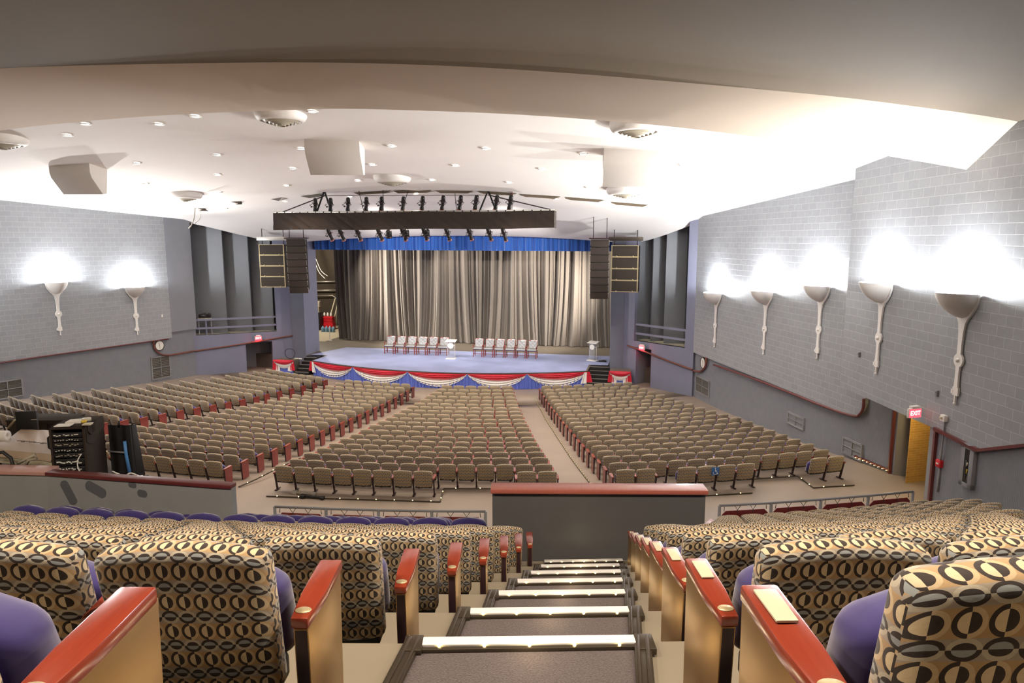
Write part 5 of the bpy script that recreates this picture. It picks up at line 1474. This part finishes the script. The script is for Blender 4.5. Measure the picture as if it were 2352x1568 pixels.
mb = MB(); mb.box((0, .03, 0), (w - .1, .02, h - .1)); mb.build('back', M['black'], t)
mb = MB(); mb.M = Matrix.Translation((0, -.01, 0)); mb.lathe([(0, -.33), (.055, -.33), (.06, -.1), (.055, .12), (.02, .18), (.02, .24), (0, .24)], 12); mb.build('extinguisher', M['lampblack'], t)
mb = MB(); mb.box((.03, -.056, .05), (.04, .01, .09), ry=.4); mb.build('handle', M['cream'], t)
mb = MB(); mb.box((0, -.045, 0), (w - .26, .008, h - .2)); mb.build('glass', M['smoked'], t)
mb = MB(); mb.box((.03, -.055, -.12), (.05, .006, .12), ry=.3); mb.build('tag', M['yellow'], t)
# hanging loop of cable from the end of the cove
mb = MB(); P = [aty(x, y, 31.0) for x, y in ((448, 478), (446, 500), (440, 516), (434, 524))]; mb.tube(smooth_line(P, 4), .03, 5); P = [aty(x, y, 31.0) for x, y in ((449, 478), (460, 488), (459, 502), (446, 514))]; mb.tube(smooth_line(P, 4), .02, 5)
tag(mb.build('cable', M['alu']), 'loose pale cable dangling from the ceiling cove above the left wall', 'cable')
# rails across the side stage openings
for (A, B, S, zs, out, nm, ys) in ((SR_A, SR_B, sR, zRs, -1, 'right', (.42, .95)), (SL_A, SL_B, sL, zLs, 1, 'left', (.42, .95))):
    a, b = sp(A, B, S[0] + .01, .12, zs, out), sp(A, B, S[1] - .01, .12, zs, out)
    t = empty('side_rail', 'two blue-grey bars across the opening %s of the stage' % nm, 'railing', (a + b) / 2); inv = Matrix.Translation(-Vector(t.location))
    for h_ in ys: mb = MB(); mb.M = inv; mb.bar(a + UPZ * h_, b + UPZ * h_, .06, .12); mb.build('bar', M['violet'], t)
    for s in ((S[0] + .12, S[0] + .8) if nm == 'left' else (S[0] + .10,)): q = sp(A, B, s, .16, zs, out); mb = MB(); mb.M = inv; mb.bar(q, q + UPZ * 1.0, .07, .07); mb.build('post', M['violet'], t)
# gear seen behind the left rail
q = sp(SL_A, SL_B, sL[0] + .75, .36, zLs, 1)
t = empty('work_table', 'small wooden table behind the rail of the left opening', 'table', q, math.atan2(SL_B[1] - SL_A[1], SL_B[0] - SL_A[0]))
mb = MB(); mb.box((0, 0, 1.0), (.8, .34, .05)); mb.build('table_top', M['cream'], t)
for sx in (-1, 1):
    for sy in (-1, 1): mb = MB(); mb.bar((sx * .36, sy * .14, 1.0), (sx * .36, sy * .14, 0), .05, .05); mb.build('leg', M['grillegrey'], t)
t = empty('followspot', 'black lamp gear lying on the table in the left opening', 'lamp', q + UPZ * 1.03, math.atan2(SL_B[1] - SL_A[1], SL_B[0] - SL_A[0]))
mb = MB(); mb.M = Matrix.Rotation(PI / 2, 4, 'Y') @ Matrix.Translation((-.13, 0, -.25)); mb.lathe([(0, -.1), (.12, -.1), (.13, .2), (.10, .4), (0, .4)], 12); mb.build('body', M['lampblack'], t)
mb = MB(); mb.box((.26, 0, .15), (.22, .24, .28)); mb.build('housing', M['lampblack'], t, .02)
mb = MB(); mb.tube([(-.2, 0, .02), (-.2, .1, .25), (.1, .12, .32)], .02, 5); mb.build('yoke', M['steel'], t)
# wheelchair sign on a seat of the rear row
p0 = atz(1648, 1084, .66); th = ang(p0); R = R1 - SEAT_Y + .03
c = pol(R + .05, th, .64)
best = None
t = empty('access_sign', 'blue wheelchair symbol sign hung on a rear row floor seat', 'sign', c, th)
mb = MB(); mb.box((0, 0, 0), (.235, .008, .235)); mb.build('board', M['signblue'], t, .003)
mb = MB(); y = -.006
mb.ball((-.005, y, .085), .016, 8); pts = [(-.052 + .058 * math.cos(a) + .045, y, -.045 + .058 * math.sin(a)) for a in [R_(150 + 215 * k / 12) for k in range(13)]]; mb.tube(pts, .007, 5)
mb.tube([(-.005, y, .06), (-.002, y, -.005), (.04, y, -.005), (.065, y, -.075), (.085, y, -.07)], .010, 5); mb.tube([(-.003, y, .032), (.035, y, .032)], .007, 5); mb.build('symbol', M['whitepaint'], t)

# ------------------------------------------------------------------ sound desk position
ZD = 2.95
def pd(px, py, d): return atd(px, py, d)
# equipment rack
rc = pd(157, 1033, 12.0); fx = R_(11.5 + 8)
t = empty('equipment_rack', 'black equipment rack full of audio units behind the sound desk wall', 'rack', (rc.x, rc.y, ZD), fx); W, D, H = .58, .75, 1.20
mb = MB()
for sx in (-1, 1): mb.box((sx * (W / 2 - .02), D / 2, H / 2), (.04, D, H))
mb.box((0, D / 2, H - .02), (W, D, .04)); mb.box((0, D / 2, .04), (W, D, .08)); mb.box((0, D - .02, H / 2), (W, .03, H)); mb.build('case', M['felt'], t, .006)
zz = H - .10; rnd = random.Random(9)
for i, hh in enumerate((.088, .06, .10, .07, .09, .13, .10, .13)):
    mb = MB(); mb.box((0, .03, zz - hh / 2), (W - .09, .05, hh * .94)); u = mb.build('rack_unit', M['black'] if i not in (7,) else M['panelgrey'], t, .003)
    mb = MB()
    for k in range(9 if i != 5 else 16):
        x = -W / 2 + .08 + (W - .16) * (k + rnd.random() * .5) / (9 if i != 5 else 16); mb.box((x, .0, zz - hh * (.35 + .3 * rnd.random())), (.022 if i % 2 else .034, .012, hh * .16))
    if i == 6:
        for k in range(4): mb.tube([(-.16 + .10 * k, -.02, zz - hh * .7), (-.155 + .10 * k, -.02, zz - hh * .2), (-.13 + .10 * k, -.02, zz - hh * .7)], .008, 5)
    mb.build('controls', M['paper'] if i in (0, 1, 3, 5, 6) else M['panelgrey'], u)
    zz -= hh + .012
mb = MB(); mb.tube([(-W / 2 - .02, .1, H - .16), (-W / 2 - .06, .08, H - .20), (-W / 2 - .06, .08, H - .38), (-W / 2 - .02, .1, H - .42)], .018, 6); mb.build('handle', M['black'], t)
mb = MB(); mb.tube(smooth_line([Vector(v) for v in ((.22, -.03, .72), (.16, -.06, .60), (.17, -.07, .45), (.24, -.06, .30), (.25, -.05, .0))], 5), .010, 5); mb.build('cable', M['paper'], t)
tr = Matrix.Translation((rc.x, rc.y, ZD)) @ Matrix.Rotation(fx, 4, 'Z')
mb = MB(); mb.M = tr
def clothfn(u, v):
    x = -W / 2 + .02 + (W - .0) * u * 1.08
    over = max(0, x - W / 2)
    return (min(x, W / 2 + .012), .04 + (D - .05) * v, H + .006 + .004 * math.sin(9 * v) - over * 4.5 * (1 + .3 * math.sin(5 * v)))
mb.grid(clothfn, 30, 12); mb.grid(lambda u, v: (W / 2 + .02 + .02 * math.sin(8 * u), .08 + .25 * u, H - .20 * (.6 + .4 * math.sin(3 * u)) * (1 - v)), 8, 4)
tag(mb.build('cloth', M['felt']), 'dark brown cloth over the top of the equipment rack', 'cloth')
def top(px, py): 
    p = atz(px, py, ZD + H + .02); return p
for i, (px, py, sx, sy, h, mt, lb) in enumerate(((147, 977, .26, .16, .012, 'paper', 'white sheet of paper near the front edge of the rack top'), (174, 969, .26, .20, .03, 'paper', 'white papers stacked on the middle of the rack top'), (201, 975, .14, .10, .02, 'cream', 'small cream box on the right of the rack top'))):
    p = top(px, py); mb = MB(); mb.box((0, 0, h / 2), (sx, sy, h)); mb.box((.02, .01, h + .003), (sx * .9, sy * .9, .006), rz=.15); o = mb.build('paper_stack', M[mt], None, 0, 2, p, fx); tag(o, lb, 'papers')
p = top(199, 966); mb = MB(); mb.lathe([(.035, 0), (.075, 0), (.075, .05), (.035, .05), (.035, 0)], 16); o = mb.build('tape_roll', M['cream'], None, 0, 2, p); tag(o, 'roll of tape on the rack top behind the papers', 'tape')
p = top(193, 970); mb = MB(); mb.lathe([(.02, 0), (.045, 0), (.045, .04), (.02, .04), (.02, 0)], 14); o = mb.build('tape_roll', M['yellow'], None, 0, 2, p); tag(o, 'small yellow roll of tape beside the papers on the rack', 'tape')
# mixing desk under its tan cover
q = [pd(-14, 1031, 11.9), pd(119, 1043, 12.0), pd(126, 988, 13.4), pd(48, 986, 13.6)]
t = empty('mixing_desk', 'mixing desk under a tan vinyl cover with dark brown lettering', 'mixing desk', (q[1].x - .5, q[1].y + .6, ZD)); inv = Matrix.Translation(-Vector(t.location))
mb = MB(); mb.M = inv
def cov(u, v):
    a = q[0].lerp(q[1], u); b = q[3].lerp(q[2], u); p = a.lerp(b, v); return p + UPZ * (.02 * math.sin(PI * u) * math.sin(PI * v) + .004 * math.sin(17 * u + 9 * v))
mb.grid(cov, 20, 14)
mb.grid(lambda u, v: q[0].lerp(q[1], u) - UPZ * (.13 * (1 - v)) + Vector((0, -.02 - .012 * math.sin(14 * u), 0)) * (1 - v), 20, 4)
mb.grid(lambda u, v: q[1].lerp(q[2], u) - UPZ * (.12 * (1 - v)) + Vector((.02, 0, 0)) * (1 - v), 10, 4)
mb.grid(lambda u, v: q[3].lerp(q[2], u) - UPZ * (.5 * (1 - v)), 6, 2)
cv = mb.build('dust_cover', M['tan'], t)
e1_ = (q[1] - q[0]).normalized(); e2_ = (q[2] - q[1]); nn = e1_.cross(e2_).normalized(); e2_ = nn.cross(e1_)
c = pd(76, 1019, 12.4); k0 = q[0] + (c - q[0]); 
# keep the lettering on the cover plane
dist = (c - q[0]).dot(nn); cc = CPOS + (c - CPOS) * ((q[0] - CPOS).dot(nn) / (c - CPOS).dot(nn)) + nn * .035
Rm = Matrix((e1_, e2_, nn)).transposed().to_4x4()
text('digidesign', .118, M['brownprint'], 'lettering', cv, Matrix.Translation(cc - Vector(t.location)) @ Rm, .002, 1.15, .2)
mb = MB(); mb.M = Matrix.Translation(cc - Vector(t.location) - e1_ * .42) @ Rm; mb.tube([(-.10, -.05, 0), (0, -.05, 0), (0, .06, 0), (-.05, .04, 0), (-.02, -.02, 0)], .008, 5); mb.build('emblem', M['brownprint'], cv)
mb = MB(); mb.M = inv; lo = [p - UPZ * .14 for p in q]; mb.prism(lo, (0, 0, -.10)); mb.build('desk_top', M['cream'], t)
for p in lo:
    g = (q[0] + q[2]) / 2; pp = p.lerp(g, .12); mb = MB(); mb.M = inv; mb.tube([Vector((pp.x, pp.y, pp.z - .1)), Vector((pp.x, pp.y, ZD))], .03, 6); mb.build('leg', M['trimdark'], t)
mb = MB(); mb.M = inv; mb.tube([pd(40, 1064, 11.75), pd(60, 1054, 11.75), pd(80, 1044, 11.75), pd(84, 1052, 11.75), pd(66, 1056, 11.75), pd(60, 1066, 11.75)], .028, 6); mb.build('strap', M['panelgrey'], t)
# monitor
p = pd(62, 965, 13.7); t = empty('monitor', 'black flat monitor behind the tan covered mixing desk', 'monitor', (p.x, p.y, p.z - .22), YAW + R_(6))
mb = MB(); mb.box((0, 0, .20), (.40, .05, .42)); mb.build('screen', M['black'], t, .01); mb = MB(); mb.box((0, .03, -.06), (.08, .05, .12)); mb.box((0, .03, -.13), (.26, .18, .02)); mb.build('stand', M['black'], t); mb = MB(); mb.box((.15, -.03, .24), (.10, .012, .012)); mb.build('label_strip', M['panelgrey'], t)
# dark road case behind the desk
a, b = pd(6, 968, 14.3), pd(150, 968, 14.3); t = empty('road_case', 'long dark felt-covered case behind the mixing desk and monitor', 'case', ((a.x + b.x) / 2, (a.y + b.y) / 2 + .3, ZD), YAW); w = (b - a).length; h = a.z - ZD
mb = MB(); mb.box((0, 0, h / 2), (w, .55, h)); mb.build('body', M['felt'], t, .015); mb = MB(); mb.box((0, 0, h + .01), (w + .02, .57, .03)); mb.build('lid', M['felt'], t, .008)
mb = MB(); p = pd(26, 974, 13.9); mb.bar(p - Vector((.10, 0, .10)), p + Vector((.10, 0, .10)), .06, .02); tag(mb.build('folded_cloth', M['plaque'], None, .008), 'pale folded cloth hanging over the dark case left of the monitor', 'cloth')
# white roll and chair at the left edge
p = pd(-2, 1001, 12.3); t = empty('paper_roll', 'large white roll lying at the left edge behind the desk', 'roll', p, YAW); mb = MB(); mb.M = Matrix.Rotation(PI / 2, 4, 'Y') @ Matrix.Translation((0, 0, -.35)); mb.lathe([(0, 0), (.10, 0), (.10, .5), (.03, .5), (.03, .48), (0, .48)], 16); mb.build('roll', M['whitepaint'], t)
p = pd(0, 1062, 11.65); t = empty('desk_chair', 'round-backed black chair cut off at the left edge of the sound desk', 'chair', (p.x, p.y, ZD), YAW)
mb = MB(); mb.tube([(-.22, 0, .40), (-.22, .02, .72), (-.12, .03, .84), (.05, .03, .86), (.18, .02, .76), (.22, 0, .60), (.22, 0, .40)], .03, 8); mb.build('back_frame', M['black'], t)
mb = MB(); mb.box((0, .25, .42), (.46, .46, .06)); mb.build('seat', M['black'], t, .02)
for sx in (-1, 1):
    for y in (.05, .45): mb = MB(); mb.tube([(sx * .2, y, .4), (sx * .22, y, 0)], .018, 6); mb.build('leg', M['black'], t)
# dark draped frame with blue pipe on the right of the rack
a = pd(255, 975, 12.9); b = pd(294, 977, 12.7); t = empty('draped_stand', 'black draped stand with a blue pipe right of the equipment rack', 'stand', ((a.x + b.x) / 2, (a.y + b.y) / 2, ZD), YAW); w = (b - a).length * .92; h = a.z - ZD
mb = MB(); mb.grid(lambda u, v: (-w / 2 + w * u + .04 * (1 - v) * max(0, u - .55), .02 * math.sin(14 * u), h * v + .02), 16, 6); mb.grid(lambda u, v: (w / 2 - .02 + .03 * u + .10 * (1 - v) * u, -.02 + .16 * u, h * v), 8, 6); mb.build('drape', M['black'], t)
mb = MB(); mb.tube([(w * .24, -.06, h * .72), (w * .26, -.06, h * .45), (w * .34, -.06, .1)], .03, 8); mb.build('blue_pipe', M['bluepaint'], t)
mb = MB(); mb.tube([(-w * .5, -.05, h * .52), (w * .22, -.06, h * .50)], .018, 6); mb.build('cross_bar', M['grillegrey'], t)
mb = MB(); mb.tube([(-.02, 0, h - .02), (.0, 0, h + .10)], .02, 6); mb.build('clamp', M['black'], t)
mb = MB(); P = [pd(258, 1082, 12.0), pd(285, 1092, 11.9), pd(300, 1086, 11.9), pd(316, 1092, 11.9), pd(318, 1098, 11.8)]; mb.tube(smooth_line(P, 5), .012, 5); tag(mb.build('cable', M['paper']), 'white cable trailing out from under the equipment rack', 'cable')
# bracket bar left on the floor behind the middle block
for px, py, lb, mt in ((718, 1133, 'black folded tripod lying on the floor behind the middle seats', 'black'), (700, 1132, 'pale metal seat bracket bar on the floor behind the middle seats', 'alu')):
    p = atz(px, py + (8 if mt == 'black' else 0), 0.05); mb = MB(); mb.bar(p - Vector((.30, 0, 0)), p + Vector((.30, .02, 0)), .07, .06); mb.box(p - Vector((.30, 0, 0)), (.14, .16, .09)); mb.box(p + Vector((.30, 0, 0)), (.12, .12, .07)); tag(mb.build('tripod' if mt == 'black' else 'bracket_bar', M[mt], None, .006), lb, 'stand' if mt == 'black' else 'bracket')

# small boxes on the block walls, coil and device on the stage edges
for px, py, A, B, o_, lb in ((1975, 814, P2_A, P2_B, -1, 'small grey junction box low on the projecting block wall, left of the nearer sconces'), (2154, 903, P2_A, P2_B, -1, 'small grey junction box on the block wall above the EXIT sign'), (371, 725, PL_A, PL_B, 1, 'small white fitting on the left block wall near the stage end')):
    p, n_, rz = on_wall(px, py, A, B, o_); mb = MB(); mb.box((0, 0, 0), (.09, .06, .16)); mb.box((0, -.035, .03), (.05, .02, .04))
    tag(mb.build('junction_box', M['grillegrey'] if o_ < 0 else M['whitepaint'], None, .005, 2, p + n_ * .03, rz), lb, 'wall box')
pz = -.155; p = aty(667, 810, 39.35)
mb = MB(); mb.tube([(.34 * math.cos(2 * PI * k / 24), .05 * math.sin(4 * PI * k / 24), .34 + .33 * math.sin(2 * PI * k / 24)) for k in range(25)], .018, 6, 0, False)
tag(mb.build('cable_coil', M['black'], None, 0, 2, (p.x, 39.3, pz)), 'black cable coil standing on the left side platform', 'cable')
mb = MB()
for k in range(4): mb.tube(smooth_line([Vector((.12 * k, 0, .03)), Vector((.12 * k + .05, .08, .06)), Vector((.12 * k + .15, -.03, .03))], 4), .022, 5)
tag(mb.build('white_cable', M['paper'], None, 0, 2, (p.x + .32, 39.25, pz)), 'white cables lying on the left side platform beside the black coil', 'cable')
p = atz(1384, 831, ZST + .012); mb = MB(); mb.box((0, 0, .05), (.46, .20, .10)); mb.box((.05, -.02, .11), (.20, .12, .04)); mb.box((-.30, .02, .02), (.16, .10, .04))
tag(mb.build('power_box', M['lampblack'], None, .01, 2, p), 'small dark power box on the stage floor near the right lectern', 'box')
# ------------------------------------------------------------------ light
SOFFIT_W = 125.0
sc = bpy.context.scene
w = bpy.data.worlds.new('world'); sc.world = w; w.use_nodes = True
w.node_tree.nodes['Background'].inputs[0].default_value = (0.9, 0.86, 0.8, 1); w.node_tree.nodes['Background'].inputs[1].default_value = 0.02
# lanterns on the truss light the stage
for i, x in enumerate((-19, -15.5, -12, -8.5, -5)):
    lamp('SPOT', 'stage_beam', (x, YT + .5, zb - .15), 420, (1.0, 0.93, 0.84), .12, (x + (.8 if i < 2 else -.5), 42.5, 0.3), 46, .8)
# work lights over the stage, behind the valance, and in the wing
for x in (-20.5, -15, -9.5, -4):
    lamp('SPOT', 'stage_worklight', (x, 44.6, 8.6), 260, (1.0, 0.90, 0.80), .15, (x + 2.2, 48, 2.5), 80, .8)
for x, tx in ((-22.6, -12), (-2.2, -12)):  # unseen side spots added to bring out stripes in the curtain folds
    for z in (3.5, 6.5): lamp('SPOT', 'added_fold_spot', (x, 44.6, z), 560, (1.0, 0.92, 0.82), .12, (tx, 48.2, 3.2), 100, .8)
lamp('SPOT', 'valance_beam', (-16, YT + .6, zb + .1), 500, (1, .95, .9), .1, (-15, 42, 7.2), 50, .9)
lamp('SPOT', 'valance_beam', (-8, YT + .6, zb + .1), 500, (1, .95, .9), .1, (-8, 42, 7.2), 50, .9)
lamp('POINT', 'wing_light', (-27.0, 49.5, 6.5), 380, (1.0, 0.88, 0.72), .3)
# exit passage lamp
lamp('POINT', 'passage_light', atd(2118, 955, 19.4), 16, (1.0, 0.72, 0.30), .15)
# soffit downlights in an arc over the second row
for th in (-1, 2.8, 5.9, 9, 12, 15, 18.1, 21.2, 24.5):
    p = pol(56.1, R_(th)); p.z = f1(p.x) - .02
    lamp('SPOT', 'soffit_beam', p, SOFFIT_W, (1.0, 0.84, 0.66), .12, (p.x, p.y, 0), 150, .5)
for th, e in ((-8, 50), (-2, 50), (4, 50), (10, 50), (16, 50), (22, 50)):  # unseen spots added past the ceiling edge to lighten the seat backs
    p = pol(43.3, R_(th)); p.z = f2(p.x) + .05
    q = pol(33.0, R_(th * 1.05)); lamp('SPOT', 'added_seat_fill', p, e, (1.0, 0.86, 0.70), .12, (q.x, q.y, 0), 75, .7)
# glow of the step lights
for k in range(-1, 7):
    c, tg, fw = step_geo(k); lamp('POINT', 'step_glow', Vector((c.x, c.y, zk(k) + .10)) - fw * .12, 0.12, (1.0, .80, .48), .05)
sc.view_settings.view_transform = 'Standard'; sc.view_settings.look = 'None'; sc.view_settings.gamma = 1.0; sc.view_settings.use_curve_mapping = False
sc.view_settings.exposure = 2.42
sc.cycles.max_bounces = 8; sc.cycles.diffuse_bounces = 5; sc.cycles.glossy_bounces = 3; sc.cycles.transmission_bounces = 5
sc.cycles.sample_clamp_indirect = 6.0
sc.cycles.use_denoising = True
try: sc.cycles.denoiser = 'OPENIMAGEDENOISE'
except Exception: pass
